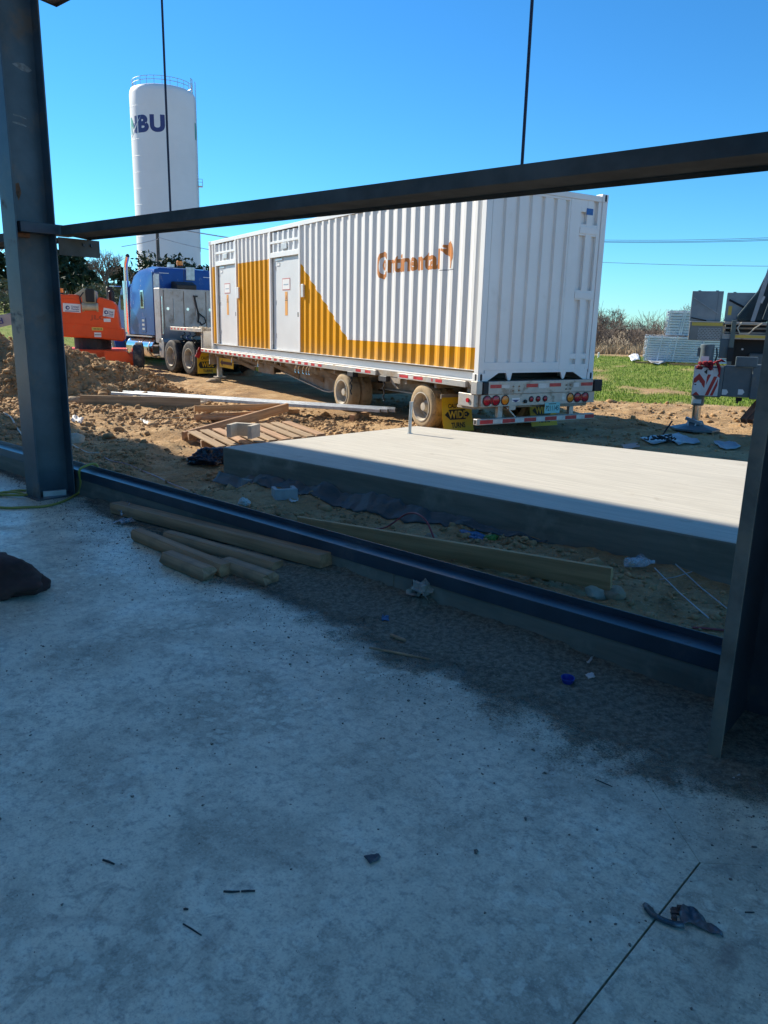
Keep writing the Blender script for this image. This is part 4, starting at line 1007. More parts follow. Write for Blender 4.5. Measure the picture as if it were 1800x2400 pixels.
MB().box(-1.03, -.24, -.015, .02, 2.02+Z, 2.10+Z).build('hood_edge', ORANGE, lf, .01)
lettering('JLG', (.00, -.0035, 1.47+Z), (1,0,-.03), (.05,0,1), .46, .17, M('relief_shade_orange', (.55,.07,.012), .5), lf, bold=.04)  # darker orange paints the shade of the relief letters
def decal(x, z, w_, tilt):
    d = MB().bar((x, -.006, z), (x+w_, -.006, z-tilt), .004, .25).build('decal', STICKER, lf)
    lettering('United', (x+.24*w_/.5, -.0095, z-tilt*.5+.01), (1,0,-tilt/w_), (0,0,1), w_*.40, .06, NAVY, d, bold=.02)
    lettering('Rentals', (x+.24*w_/.5, -.0095, z-tilt*.5-.055), (1,0,-tilt/w_), (0,0,1), w_*.42, .055, NAVY, d, bold=.02)
    MB().cyl((x+.13*w_/.5, -.0088, z-tilt*.3), .06, 0, -.0015, 'y', 16).build('decal_disc', NAVY, d); MB().cyl((x+.14*w_/.5, -.0105, z-tilt*.3), .028, 0, -.001, 'y', 12).build('decal_ring', STICKER, d)
    MB().box(x+.05, x+w_-.05, -.0095, -.0082, z-tilt*.5-.105, z-tilt*.5-.085).build('decal_line', NAVY, d)
decal(-.74, 1.84+Z, .50, .02)
decal(.40, 1.74+Z, .32, .05)
MB().box(.40, .60, -.005, .0, 1.44+Z, 1.54+Z).build('small_notice', STICKER, lf); ys_ = MB().box(.04, .36, -.005, .0, 1.18+Z, 1.27+Z).build('yellow_notice', STICK_Y, lf)
lettering('1003214', (.07, -.0055, 1.20+Z), (1,0,0), (0,0,1), .26, .05, INK, ys_)
MB().box(.10, .30, -.005, .0, .98+Z, 1.12+Z).build('small_notice', STICKER, lf); MB().box(.11, .29, -.0065, -.0052, 1.04+Z, 1.06+Z).build('notice_line', INK, lf)
bb = MB().prism([(-.55,2.12+Z),(-.12,2.42+Z),(.20,2.36+Z),(.22,1.78+Z),(-.15,1.72+Z)], 'y', .06, 1.2).build('boom_base', TAN, lf, .01)
MB().box(-.08, .17, -.03, .06, 2.02+Z, 2.40+Z).build('control_cover', BLACK, lf, .015)
MB().cyl((-.16, .0, 1.86+Z), .10, 0, .42, 'x', 14).build('pivot_pin', TAN, lf, smooth=True)
for x in (-.17, .24): MB().cyl((x, .0, 1.86+Z), .13, -.03, .03, 'x', 16).build('pivot_boss', TAN, lf)
MB().tube([(-.13,-.02,2.3+Z),(-.24,-.04,2.15+Z),(-.22,-.04,1.98+Z),(-.12,0,1.9+Z)], .022, 6).build('hydraulic_hose', BLACK, lf, smooth=True)
bc = MB().cyl((-.78, .2, 2.22+Z), .06, 0, .05, 'z', 12).build('beacon', BLACK, lf); MB().cyl((-.78, .2, 2.27+Z), .065, 0, .13, 'z', 12).build('beacon_lens', AMBER, bc, .01, smooth=True)
MB().cyl((.62, .9, 1.8+Z), .09, 0, .60, 'z', 12).build('muffler', BLACK, lf, .03, smooth=True)
MB().cyl((0, .7, .72), .55, 0, .40, 'z', 24).build('turntable_ring', DARKVOID, lf)
MB().box(-1.0, 1.0, -.3, 2.0, .45, .72).build('chassis', ORANGE, lf, .03)
MB().prism([(.4,.72),(1.05,.72),(1.20,.50),(1.15,.38),(.4,.45)], 'y', -.9, -.3).build('axle_beam', ORANGE, lf, .02)
for sx in (-1, 1):
    for y in (-.75, 1.9):
        wh = bpy.data.objects.new('wheel', None); COL.objects.link(wh); wh.parent = lf; wh.location = (sx*1.22, y, .46)
        MB().lathe([(r, -sx*(h-.3)) for r, h in [(.24,0),(.40,.02),(.45,.06),(.45,.26),(.40,.30),(.24,.30)]], (0,0,0), 'x', 28).build('tyre', RUBBER, wh, smooth=True)
        MB().cyl((0,0,0), .24, -.10, .26, 'x', 20).build('rim', ORANGE, wh)
bs = Vector((-1.2, 1.2, 1.9)); be_ = Vector((-6.2, .6, .95))
bo = MB().bar((-.7, .9, 2.0), (-3.4, .5, 1.30), .26, .34).build('boom', M('grey_boom', (.33,.33,.34), .5, 0, .1), lf, .01)
lettering('United', (-3.30, .5-.155, 1.24), (.966,.13,.24), (-.24,0,.966), .85, .17, NAVY, bo, bold=.02)

# ------------------------------------------------------------------ water tower
dw = ray(401, 700); dw = Vector((dw.x, dw.y, 0)).normalized(); TD = 150.0
tp = dw*TD; twr = Vector((-dw.y, dw.x, 0))
RT = 5.52
wt = thing('water_tower', 'tall white cylindrical water tower with letters behind the truck', 'water tower', Vector((tp.x, tp.y, 0)), math.atan2(dw.y, dw.x)-math.pi/2)
# elevation of its top from the photograph
HT = far(372, 193, TD-5.5).z
prof = [(RT, -1.0)] + [(RT, z) for z in np.arange(2.4, HT-1.2, 2.6)] + [(RT, HT-1.1), (RT*.985, HT-.55), (RT*.95, HT-.15), (RT*.89, HT), (RT*.5, HT+.35), (0, HT+.5)]
sh = MB().lathe(prof, (0,0,0), 'z', 96).build('shell', TOWERM, wt, smooth=True)
mb = MB()
for z in np.arange(4.9, HT-2, 2.6): mb.lathe([(RT+.0, z-.03), (RT+.018, z-.012), (RT+.018, z+.012), (RT, z+.03)], (0,0,0), 'z', 96)
mb.build('weld_seams', TOWERM, sh, smooth=True)
rl = bpy.data.objects.new('railing', None); COL.objects.link(rl); rl.parent = wt
RR = RT*.90
for z in (HT+.65, HT+1.2):
    MB().tube([(RR*math.cos(a), RR*math.sin(a), z) for a in np.linspace(0, 2*math.pi, 73)], .045, 5).build('rail', GALV, rl)
for k in range(24):
    a = k*math.pi/12; MB().cyl((RR*math.cos(a), RR*math.sin(a), HT-.3), .04, 0, 1.5, 'z', 5).build('post', GALV, rl)
def on_tower(a, r): return (r*math.sin(a), -r*math.cos(a))      # a = 0 faces the camera, positive to the right
ld = bpy.data.objects.new('ladder_cage', None); COL.objects.link(ld); ld.parent = wt
aL = R(72)
for da in (-.035, .035):
    x_, y_ = on_tower(aL+da, RT+.2); MB().cyl((x_, y_, HT-26), .035, 0, 27.6, 'z', 5).build('ladder_rail', GALV, ld)
mb = MB()
for z in np.arange(HT-26, HT+1.4, .45): mb.bar((*on_tower(aL-.035, RT+.2), z), (*on_tower(aL+.035, RT+.2), z), .03, .03)
mb.build('rungs', GALV, ld)
mb = MB()
for da in (-.10, -.05, .05, .10): 
    x_, y_ = on_tower(aL+da, RT*.93); mb.cyl((x_, y_, HT-.6), .04, 0, 2.7, 'z', 5)
for z in (HT+.6, HT+1.3, HT+2.0): mb.tube([(*on_tower(aL+d_, RT*.93), z) for d_ in (-.10,-.05,0,.05,.10)], .035, 5)
mb.build('ladder_hood', GALV, ld)
pf = MB().box(*sorted((on_tower(R(84), RT)[0]-.9, on_tower(R(84), RT)[0]+.75)), on_tower(R(84), RT)[1]-.9, on_tower(R(84), RT)[1]+.3, HT-15.0, HT-14.9).build('platform', GALV, wt)
mb = MB(); px_, py_ = on_tower(R(84), RT)
for z in (HT-14.3, HT-13.8): mb.tube([(px_-.8, py_-.88, z), (px_+.72, py_-.88, z), (px_+.72, py_+.28, z)], .035, 5)
for a, b in ((-.8,-.88), (0,-.88), (.72,-.88), (.72,.28)): mb.cyl((px_+a, py_+b, HT-14.9), .03, 0, 1.1, 'z', 5)
mb.build('platform_rail', GALV, pf)
def tower_letters(body, a0, a1, z0, z1, mat):
    Vp, Fp = text_polys(body, .055, 6); bm = bmesh.new()
    bv = [bm.verts.new((x, 0, z)) for x, z in Vp]
    for f in Fp:
        try: bm.faces.new([bv[i] for i in f])
        except ValueError: pass
    for t in np.linspace(0, 1, 15)[1:-1]: bmesh.ops.bisect_plane(bm, geom=bm.verts[:]+bm.edges[:]+bm.faces[:], plane_co=(t,0,0), plane_no=(1,0,0), dist=1e-6)
    bmesh.ops.triangulate(bm, faces=bm.faces)
    for v in bm.verts:
        a = a0 + (a1-a0)*v.co.x; v.co = Vector((*on_tower(a, RT+.02), z0+(z1-z0)*v.co.z))
    me = bpy.data.meshes.new('lettering'); bm.to_mesh(me); bm.free(); return link('lettering', me, mat, sh)
ZL, ZH = HT-7.55, HT-4.85
for s in (0, R(146)):
    tower_letters('U', R(-24)+s, R(2)+s, ZL, ZH, NAVY); tower_letters('B', R(-49)+s, R(-26)+s, ZL, ZH, NAVY)
    Nm = tower_letters('N', R(-77)+s, R(-52)+s, ZL, ZH, GREENP)
    Nm.data.materials.append(NAVY)
    for p in Nm.data.polygons:
        c = p.center; a = math.atan2(c.x, -c.y)-s; t = (a-R(-77))/R(25); zt_ = (c.z-ZL)/(ZH-ZL)
        p.material_index = 1 if t + zt_*.35 > .72 else 0
# white swoosh through the letters
sw = MB(); n = 16; vs = []
for j in range(n+1):
    t = j/n; a = R(-78) + R(36)*t; zc = ZL-.35 + 2.9*t**1.5; th = .30*math.sin(math.pi*min(1, t*.9+.1))+.02
    vs += [(*on_tower(a, RT+.035), zc-th/2), (*on_tower(a, RT+.035), zc+th/2)]
sw.add(vs, [(2*j, 2*j+2, 2*j+3, 2*j+1) for j in range(n)]).build('letter_swoosh', TOWERM, sh)

# ------------------------------------------------------------------ utility pole and cables
d_ = ray(371, 600); d_ = Vector((d_.x, d_.y, 0)).normalized(); pp = d_*72
pz = gz(pp)
po = thing('utility_pole', 'wooden utility pole standing in front of the white water tower', 'utility pole', Vector((pp.x, pp.y, pz-.3)), math.atan2(d_.y, d_.x)-math.pi/2)
PH = far(371, 527, 72).z-pz+.3
MB().tube([(0,0,0), (0,0,PH)], [.17, .13], 10).build('pole', POLE, po, smooth=True)
MB().box(-1.1, 1.1, -.16, -.05, PH-.45, PH-.32).build('cross_arm', POLE, po)
mb = MB()
for x in (-1.0, -.45, .45, 1.0): mb.cyl((x, -.1, PH-.32), .05, 0, .2, 'z', 8)
mb.build('insulators', GALV, po)
def cable(p, q, sag, r, label, mat=CABLEM, n=16):
    p = Vector(p); q = Vector(q)
    o = MB().tube([p.lerp(q, t) - Vector((0,0,sag*4*t*(1-t))) for t in np.linspace(0, 1, n)], r, 5).build('overhead_cable', mat)
    return tag(o, label, 'cable', 'overhead cables')
top = Vector((pp.x, pp.y, pz-.3+PH-.12))
def low(v): return far(371, v, 71.8)
cable(low(560), far(285, 578, 69), .05, .028, 'bright cable running left from the utility pole', CABLEW)
cable(low(556), far(520, 590, 69), .10, .028, 'bright cable running right from the utility pole to the container', CABLEW)
cable(far(405, 535, 71), far(640, 572, 68), .05, .045, 'thick bright cable above the other crossing the tower right of the pole', CABLEW)
for k, (va, vb) in enumerate(((562, 556), (565.5, 559.5), (567, 562.5))):
    cable(far(1380, va, 95), far(1830, vb, 92), .15, .022, ('topmost thin cable in the bundle of three across the right sky', 'middle thin cable in the bundle of three across the right sky', 'lowest thin cable in the bundle of three across the right sky')[k])
cable(far(1380, 613.5, 95), far(1830, 624, 92), .1, .022, 'single dark cable below the bundle across the right sky')
# ------------------------------------------------------------------ mobile crane: its outrigger, deck and lowered boom at the right
c0 = on_ground(1627, 1010); c0.z = -.10
CAa = math.atan2(c0.y, c0.x) - math.pi/2 - R(2)
cn = thing('mobile_crane', 'grey mobile crane with an extended outrigger at the right edge', 'crane', c0, CAa)
# local: x right along the outrigger beam, y away, z up
jk = MB().cyl((0,0,.05), .074, 0, .75, 'z', 24).build('jack_rod', CHROME, cn, smooth=True)
ft = MB().lathe([(.42,0),(.42,.03),(.15,.10),(.12,.16),(0,.17)], (0,0,0), 'z', 8).build('jack_foot', CRANE, cn)
MB().bar((-.16,-.08,.20), (.10,-.14,.12), .07, .05).build('foot_clamp', CRANE_LID, ft); MB().tube([(-.12,-.16,.16),(-.10,-.20,.06),(-.02,-.21,.03),(.02,-.18,.12)], .012, 6).build('foot_handle', GALV, ft)
MB().cyl((0,0,.43), .105, 0, .20, 'z', 20).build('jack_sleeve', CRANE, cn, .01); MB().box(-.07, .06, -.108, -.104, .47, .54).build('sleeve_notice', STICKER, cn)
MB().cyl((.05,0,1.10), .115, 0, .38, 'z', 20).build('jack_cylinder', CRANE, cn, .012, smooth=True)
MB().box(-.03, .10, -.118, -.112, 1.20, 1.28).build('cylinder_notice', STICKER, cn)
MB().tube([(.20,-.05,1.42),(.22,-.08,1.30),(.19,-.1,1.15)], .014, 6).build('jack_hose', BLACK, cn, smooth=True); MB().box(-.10, -.06, -.04, .04, 1.27, 1.42).build('side_bracket', CRANE, cn)
bh = MB().box(-.115, .36, -.20, .20, .60, 1.115).build('beam_head', CRANE, cn, .015, seg=2)
RS, WSt = M('hazard_red', (.45,.035,.03), .45, 0, .15, 6), M('hazard_white', (.70,.68,.66), .45, 0, .1, 6)
def chev(poly, mat, dy=-.2035): MB().prism(poly, 'y', dy, dy+.0015).build('hazard_stripe', mat, bh)
MB().box(-.105, .305, -.2025, -.2015, .62, 1.09).build('hazard_board', WSt, bh)
chev([(-.10,.79),(-.10,.90),(-.02,.99),(.085,.86),(.085,.74),(-.02,.88)], RS); chev([(-.10,.62),(-.04,.68),(.02,.62)], RS)
for x in (.105, .185): chev([(x,.625),(x+.055,.625),(x+.055+.11,.95),(x+.11,.95)] if x < .15 else [(x,.625),(x+.045,.625),(x+.10,.80),(x+.10,.92)], RS)
chev([(.105,.80),(.20,1.07),(.15,1.07),(.105,.94)], RS); chev([(.265,.96),(.305,1.07),(.305,.93)], RS)
MB().box(-.09, .03, -.206, -.2038, .70, .83).build('beam_notice', STICKER, bh); MB().box(-.08, -.05, -.2072, -.2062, .79, .81).build('notice_symbol', INK, bh); MB().box(-.07, .05, -.206, -.2038, .99, 1.08).build('beam_notice', STICKER, bh)
MB().prism([(.05,1.02),(.10,1.07),(.10,.98)], 'y', -.207, -.2055).build('black_triangle', INK, bh); MB().box(.12, .19, -.206, -.2038, .98, 1.07).build('beam_notice', STICKER, bh)
MB().box(.36, .84, -.185, .185, .62, 1.135).build('inner_beam', CRANE, cn, .01)
def arrow_st(x, z, w_, h): 
    MB().prism([(x,z),(x+w_*.7,z),(x+w_,z+h/2),(x+w_*.7,z+h),(x,z+h)], 'y', -.1885, -.186).build('arrow_sticker', STICKER, cn)
arrow_st(.37, .65, .10, .09); arrow_st(.62, .665, .10, .09)
ob = MB().box(.80, 1.9, -.235, .235, .60, 1.17).build('outer_beam', CRANE, cn, .012)
MB().box(.52, .86, -.26, -.20, 1.13, 1.30).build('guard_plate', CRANE, cn, .015, seg=2); MB().prism([(1.0,.83),(1.0,1.07),(1.06,1.07),(1.10,.99),(1.06,.90),(1.06,.83)], 'y', -.2385, -.236).build('arrow_sticker', STICKER, ob)
mb = MB().box(.60, .70, -.05, .05, .545, .60); mb.cyl((.63,0,.50), .02, 0, .06, 'z', 6); mb.cyl((1.1,0,.52), .03, 0, .09, 'z', 8); mb.build('beam_slider', DARKVOID, cn)
_before = set(cn.children)
# deck of the carrier behind the outrigger
dy = 1.1
bx = MB().box(-.02, .56, dy-.02, dy+1.1, 1.66, 2.00).build('chequer_plate_box', M('dull_plate', (.30,.285,.26), .5, .3), cn, .006)
mb = MB()
for i_ in range(13):
    for j_ in range(7):
        x, z = .155+.030*i_, 1.685+.032*j_; s_ = 1 if (i_+j_) % 2 else -1
        mb.bar((x-.013, dy-.0215, z-.010*s_), (x+.013, dy-.0215, z+.010*s_), .007, .007, (0,1,0))
stuff(mb.build('chequer_pattern', M('bright_tread', (.72,.70,.66), .4, .2), bx))
MB().box(.02, .55, dy-.024, dy-.0205, 1.925, 1.985).build('yellow_stripe', STICK_Y, bx)
dk = MB().box(.57, 3.4, dy-.01, dy+1.6, 1.955, 2.005).build('carrier_deck', ALU, cn, .006)
mb = MB()
for z in (1.80, 1.88): mb.box(.57, 3.4, dy, dy+.05, z, z+.03)
mb.build('deck_edge_bar', ALU_DIRTY, cn)
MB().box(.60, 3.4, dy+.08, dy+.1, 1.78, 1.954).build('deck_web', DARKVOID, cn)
de = MB().box(.56, 3.4, dy-.03, dy+.0, 1.70, 1.79).build('deck_side', ALU, cn, .004); MB().box(.78, 3.4, dy-.034, dy-.0305, 1.725, 1.775).build('yellow_stripe', STICK_Y, de)
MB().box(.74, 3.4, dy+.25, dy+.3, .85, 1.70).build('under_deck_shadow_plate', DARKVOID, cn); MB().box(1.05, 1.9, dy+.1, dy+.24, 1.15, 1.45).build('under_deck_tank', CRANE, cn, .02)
MB().box(.54, .72, dy-.04, dy+.5, 1.35, 1.70).build('deck_bracket', CRANE, cn, .01)
MB().box(.695, .775, dy-.075, dy-.045, 1.20, 2.03).build('tie_strap', M('grey_green_strap', (.14,.17,.15), .7), cn, .004); MB().box(.685, .785, dy-.08, dy-.04, 1.30, 1.55).build('ratchet', DARKVOID, cn)
MB().tube([(.86,dy-.05,2.0),(.80,dy-.08,1.9),(.85,dy-.08,1.80),(1.0,dy-.09,1.80),(1.08,dy-.08,1.9),(1.2,dy-.03,1.99)], .012, 6).build('loose_rope', STRINGC, cn, smooth=True)
MB().cyl((.93, dy+.249, 1.52), .02, 0, -.004, 'y', 10).build('bright_rivet', STICKER, cn)
# two open toolbox lids standing up on the deck
for k, (x0, x1, z1) in enumerate(((-.05, .495, 2.555), (.555, 1.20, 2.53))):
    l = MB().box(x0, x1, dy+.25, dy+.275, 2.01, z1).build('toolbox_lid', CRANE_LID, cn, .01, seg=2)
    MB().box(x0+.02, x1-.02, dy+.276, dy+.55, 2.01, 2.07).build('lid_hinge_rail', DARKVOID, l)
    mb = MB(); n = 24; p, q = Vector((x0+.05, dy+.235, z1-.13)), Vector((x1-.06, dy+.235, z1-.40))
    if k == 0:
        for j in range(n): 
            c = p.lerp(q, j/(n-1)); mb.box(c.x-.006, c.x+.006, c.y-.006, c.y+.006, c.z-.009, c.z+.009)
        mb.tube([p+Vector((0,.01,0)), q+Vector((0,.01,0))], .005, 5)
    else: mb.tube([p, q], .018, 8)
    mb.build('lid_stay', DARKVOID if k else GALV, l)
    MB().box(x1-.09, x1-.085, dy+.244, dy+.2495, 2.02, z1-.01).build('lid_fold', CRANE, l)
    for xx in (x0+.1, x1-.14): MB().box(xx, xx+.05, dy+.25, dy+.27, z1+.001, z1+.012).build('lid_catch', CRANE, l)
    if k: MB().box(x0+.05, x0+.11, dy+.244, dy+.2485, 2.13, 2.29).build('lid_notice', STICK_Y, l)
    else: MB().bar((x0+.03, dy+.24, 2.07), (x0+.30, dy+.24, 2.02), .02, .02).build('lid_latch', DARKVOID, l)
# folded boom, leaning up to the right

poly = [(.755,2.10),(.80,2.015),(1.30,2.015),(2.05,4.9),(1.62,4.9),(1.29,3.26),(1.055,2.56)]
bmo = MB().prism(poly, 'y', dy+.08, dy+.62).build('boom', BOOMM, cn, .03, seg=2)
MB().prism([(1.0,2.02),(1.07,2.02),(1.30,3.26),(1.66,4.9),(1.60,4.9),(1.225,3.26)], 'y', dy+.055, dy+.0795).build('boom_edge_plate', M('pale_boom_edge', (.36,.40,.42), .4), bmo)
MB().bar((.86,dy+.06,2.06),(1.0,dy+.06,2.30), .03, .05).build('boom_link', BOOMM, bmo)
MB().bar((1.24,dy+.03,2.04),(1.80,dy+.03,4.6), .10, .12).build('boom_ram', BOOMM, bmo, .01)
MB().prism([(1.12,2.36),(1.16,2.47),(1.19,2.45),(1.15,2.33)], 'y', dy+.05, dy+.079).build('white_patch', CRANE_WHT, bmo); MB().prism([(1.26,2.85),(1.30,3.05),(1.33,3.05),(1.31,2.85)], 'y', dy+.04, dy+.054).build('white_patch', CRANE_WHT, bmo)
MB().lathe([(.11,0),(.12,.05),(.06,.10),(0,.11)], (1.50, dy+.3, 2.02), 'z', 14).build('rope_guide', DARKVOID, cn, smooth=True)
for o in set(cn.children)-_before: o.location.x -= .32; o.location.z -= .13
rg = MB()
for k in range(16):
    a = k*.8; p = Vector((.0+.10*math.cos(a)+.05, -.215+.02*math.sin(k*3), 1.13+.05*math.sin(a*1.7))); rg.lathe([(0,-.035),(.034,-.015),(.036,.015),(0,.035)], p, 'z', 7)
rg.tube([(.16,-.21,1.16),(.23,-.22,1.20),(.28,-.21,1.10),(.30,-.215,.98)], [.02,.028,.028,.01], 7); rg.tube([(.22,-.21,1.18),(.30,-.22,1.23),(.36,-.21,1.20)], [.02,.022,.008], 7)
tag(rg.build('red_rag', RAG, None, smooth=True), 'dark red rag tied round the top of the crane outrigger', 'rag')
rgo = bpy.data.objects['red_rag']; rgo.location = cn.location; rgo.rotation_euler = cn.rotation_euler

def from_cn(x, y, z): return cn.location + Vector((x*math.cos(CAa)-y*math.sin(CAa), x*math.sin(CAa)+y*math.cos(CAa), z))
for k, (dx, lb) in enumerate(((0, 'left one of two red brown timbers jutting out beside the dark right column'), (.17, 'right one of two red brown timbers jutting out beside the dark right column'))):
    o = MB().bar((.76+dx*.6, -.35, .24), (1.22+dx*.6, .35, .88), .11, .10).build('timber', BROWNBEAM, None, .006); o.location = cn.location; o.rotation_euler = cn.rotation_euler
    tag(o, lb, 'timber', 'timbers carried on the crane')
# mats, sheets, chain at the jack
def flat_sheet(name, pts, mat, label, cat, th=.012, seed=1, amp=.02):
    # crumpled sheet lying on the ground between photo points
    P = [on_ground(u, v) for u, v in pts]; n = 9; vs = []
    for i in range(n):
        for j in range(n):
            s, t = i/(n-1), j/(n-1)
            p = (P[0]*(1-s)+P[1]*s)*(1-t) + (P[3]*(1-s)+P[2]*s)*t
            vs.append((p.x, p.y, gz(p)+.015+amp*(.5+.5*float(fbm(np.array([p.x*5]), np.array([p.y*5]), 3, seed)[0]))))
    fs = [(i*n+j, (i+1)*n+j, (i+1)*n+j+1, i*n+j+1) for i in range(n-1) for j in range(n-1)]
    o = MB().add(vs, fs).build(name, mat, None, smooth=True)
    s = o.modifiers.new('thick', 'SOLIDIFY'); s.thickness = th
    return tag(o, label, cat)
SHEETM = M('pale_sheet', (.33,.36,.39), .45, 0, .12, 4, .2)
flat_sheet('plastic_sheet', [(1500,1030),(1560,1022),(1600,1037),(1530,1046)], SHEETM, 'pale sheet lying on the ground left of the outrigger chain', 'sheet')
flat_sheet('plastic_sheet', [(1545,1025),(1590,1018),(1640,1040),(1590,1046)], SHEETM, 'pale sheet half under the outrigger foot beside the chain', 'sheet', seed=3)
flat_sheet('plastic_sheet', [(1672,1040),(1710,1038),(1735,1050),(1700,1056)], SHEETM, 'pale sheet on the ground right of the outrigger foot', 'sheet', seed=4)
flat_sheet('scrap_board', [(1455,1045),(1495,1040),(1500,1050),(1462,1055)], M('pink_board', (.45,.27,.22), .7), 'thin pinkish board lying near the far edge of the concrete pad', 'board', amp=.01)
chn = MB(); p0 = on_ground(1540, 1040)
for k in range(26):
    a = k*.55; r_ = .10+.05*math.sin(k*1.3); c = p0 + Vector((r_*math.cos(a)*1.5+.004*k, r_*math.sin(a), .05+.006*(k % 5)+.0025*k)); t = Vector((math.cos(a+1.6), math.sin(a+1.6), .3*math.sin(k)))
    chn.tube([c-t*.03, c+t*.03], .014, 6)
for k in range(6): chn.tube([p0+Vector((.06+.02*k,-.05,.16+.035*k)), p0+Vector((.085+.02*k,-.03,.19+.035*k))], .013, 6)
tag(chn.build('chain', DARKVOID, None, smooth=True), 'black chain heaped on the sheet beside the outrigger foot', 'chain')

# ------------------------------------------------------------------ wrapped stacks of metal panels on the field
def stack(u0, u1, v, dist, h, layers, label, rear=False):
    a = far(u0, v, dist); b = far(u1, v, dist*1.0); d = (b-a); L = math.hypot(d.x, d.y); an = math.atan2(d.y, d.x)
    s = thing('panel_stack', label, 'panel stack', a, an, 'stacks of wrapped metal panels')
    t = h/layers; me = None
    for k in range(layers):
        if me is None:
            o = MB().box(.02, L, 0, 1.1, 0, t*.80).build('panel', SILVERPANEL, s, .012); me = o
        else:
            o = me.copy(); COL.objects.link(o); o.parent = s
        o.location = (.04*math.sin(k*2.3), 0, k*t)
    mb = MB()
    for k in range(layers): mb.box(.10, L-.05, .05, 1.05, k*t+t*.80, (k+1)*t)
    mb.build('spacers', M('panel_gap', (.16,.17,.20), .6), s)
    wl = L*.62; nx_ = 22; vs = []
    for i in range(nx_+1):
        for (y, z) in ((1.13, h+.03), (.5, h+.05), (-.03, h+.02), (-.045, h*.5), (-.05, .02)):
            x = -.03 + (wl+.03)*i/nx_; vs.append((x, y+.02*math.sin(i*1.7+z*3), z+.02*math.sin(i*2.3+y*2)))
    fs = [(i*5+j, (i+1)*5+j, (i+1)*5+j+1, i*5+j+1) for i in range(nx_) for j in range(4)] + [(0,1,2,3,4)]
    MB().add(vs, fs).build('stretch_film', FILM, s, smooth=True)
    mb = MB()
    for x in (.05, .55, wl*.5, wl*.95): mb.bar((x, -.06, .02), (x+.12, -.06, h+.02), .05, .012, (0,1,0))
    mb.build('film_folds', M('white_film_fold', (.70,.72,.75), .4), s)
    return s
s1 = stack(1507, 1735, 846, 34, 1.02, 11, 'lower long stack of silver panels half wrapped in film'); 
s2 = stack(1556, 1680, 803, 34.15, .98, 9, 'upper shorter stack of silver panels wrapped in clear film')
s2.location.z = s1.location.z + 1.06
s1.rotation_euler.z += R(-2); s2.rotation_euler.z += R(-2)
for k, (u0, u1) in enumerate(((1490, 1560), (1570, 1740))):
    a = far(u0, 844+2*k, 33.2); b = far(u1, 852+2*k, 33.2); z = max(gz(a), gz(b))+.05; a.z = b.z = z
    tag(MB().bar(a, b, .09, .07).build('dunnage_plank', WOOD_NEW), ('pale plank on the ground at the left end of the panel stacks', 'pale plank on the ground in front of the lower panel stack')[k], 'plank')
flat_sheet('plastic_sheet', [(1472,842),(1490,838),(1500,846),(1480,850)], STICKER, 'crumpled white plastic left of the panel stacks', 'plastic', amp=.10)
flat_sheet('plastic_sheet', [(1515,850),(1545,848),(1560,856),(1530,857)], SHEETM, 'pale plastic scrap on the grass edge in front of the panel stacks', 'plastic', amp=.15, seed=7)
mk = far(1402, 842, 36); mk.z = gz(mk); tag(MB().cyl((0,0,0), .04, 0, .18, 'z', 10).lathe([(.045,.18),(.05,.20),(.03,.24),(0,.25)], (0,0,0), 'z', 10).build('marker_post', STICKER, None, smooth=True), 'little white marker on the grass edge right of the container', 'marker').location = mk

# ------------------------------------------------------------------ trees
def grow(mb, p, d, L, r, depth, rg, spread=.55, up=.12, minr=.006, kids=(2, 4)):
    n = 4 if depth > 1 else 3; pts = [p]; rs = [r]
    for k in range(n):
        d = (d + Vector((rg.gauss(0,.16), rg.gauss(0,.16), rg.gauss(0,.10)+up*.3))).normalized()
        pts.append(pts[-1] + d*L/n); rs.append(max(minr, r*(1-.6*(k+1)/n)))
    mb.tube(pts, rs, 6 if depth > 2 else (4 if depth > 0 else 3), caps=False)
    if depth <= 0: return
    for k in range(rg.randint(*kids)+ (1 if depth > 1 else 0)):
        t = rg.uniform(.35, 1.0); i_ = min(n-1, int(t*n)); q = pts[i_].lerp(pts[i_+1], t*n-i_)
        ax = Vector((rg.gauss(0,1), rg.gauss(0,1), rg.gauss(0,.6)+up)).normalized()
        nd = (d*(1-spread) + ax*spread).normalized()
        grow(mb, q, nd, L*rg.uniform(.5, .78), max(minr, rs[i_]*.62), depth-1, rg, spread, up, minr, kids)
def bare_tree(u, v, dist, vtop, label, seed, lean=0, depth=5, group='bare winter trees', r=.14):
    rg = random.Random(seed); b = far(u, v, dist); z = gz(b); H = (far(u, vtop, dist).z-z)*1.05
    t = thing('bare_tree', label, 'tree', Vector((b.x, b.y, z)), 0, group)
    mb = MB(); grow(mb, Vector((0,0,-.1)), Vector((lean,0,1)).normalized(), H*.42, r, 0, rg)
    tr_ = mb.build('trunk', BARK, t, smooth=True)
    mb = MB(); rg = random.Random(seed+1)
    for k in range(6):
        q = Vector((lean*H*.42*rg.uniform(.5,1), 0, H*.42*rg.uniform(.5, .98))); a = rg.uniform(0, 6.28)
        grow(mb, q, Vector((math.cos(a)*.8, math.sin(a)*.8, rg.uniform(.5, 1.2))).normalized(), H*.32, r*.5, depth-2, rg, .5, .25, .010, (3, 5))
    mb.build('branches', TWIG, t)
    return t
bare_tree(252, 700, 50, 582, 'bare leafless tree beside the dark cedar left of the water tower', 4, -.10, 5, r=.13)
bare_tree(1618, 800, 58, 705, 'bare tree standing behind the panel stacks and crane lids', 12, .05, 5, r=.10)
bare_tree(1425, 800, 56, 715, 'small bare tree just right of the white container', 15, .03, 5, r=.08)
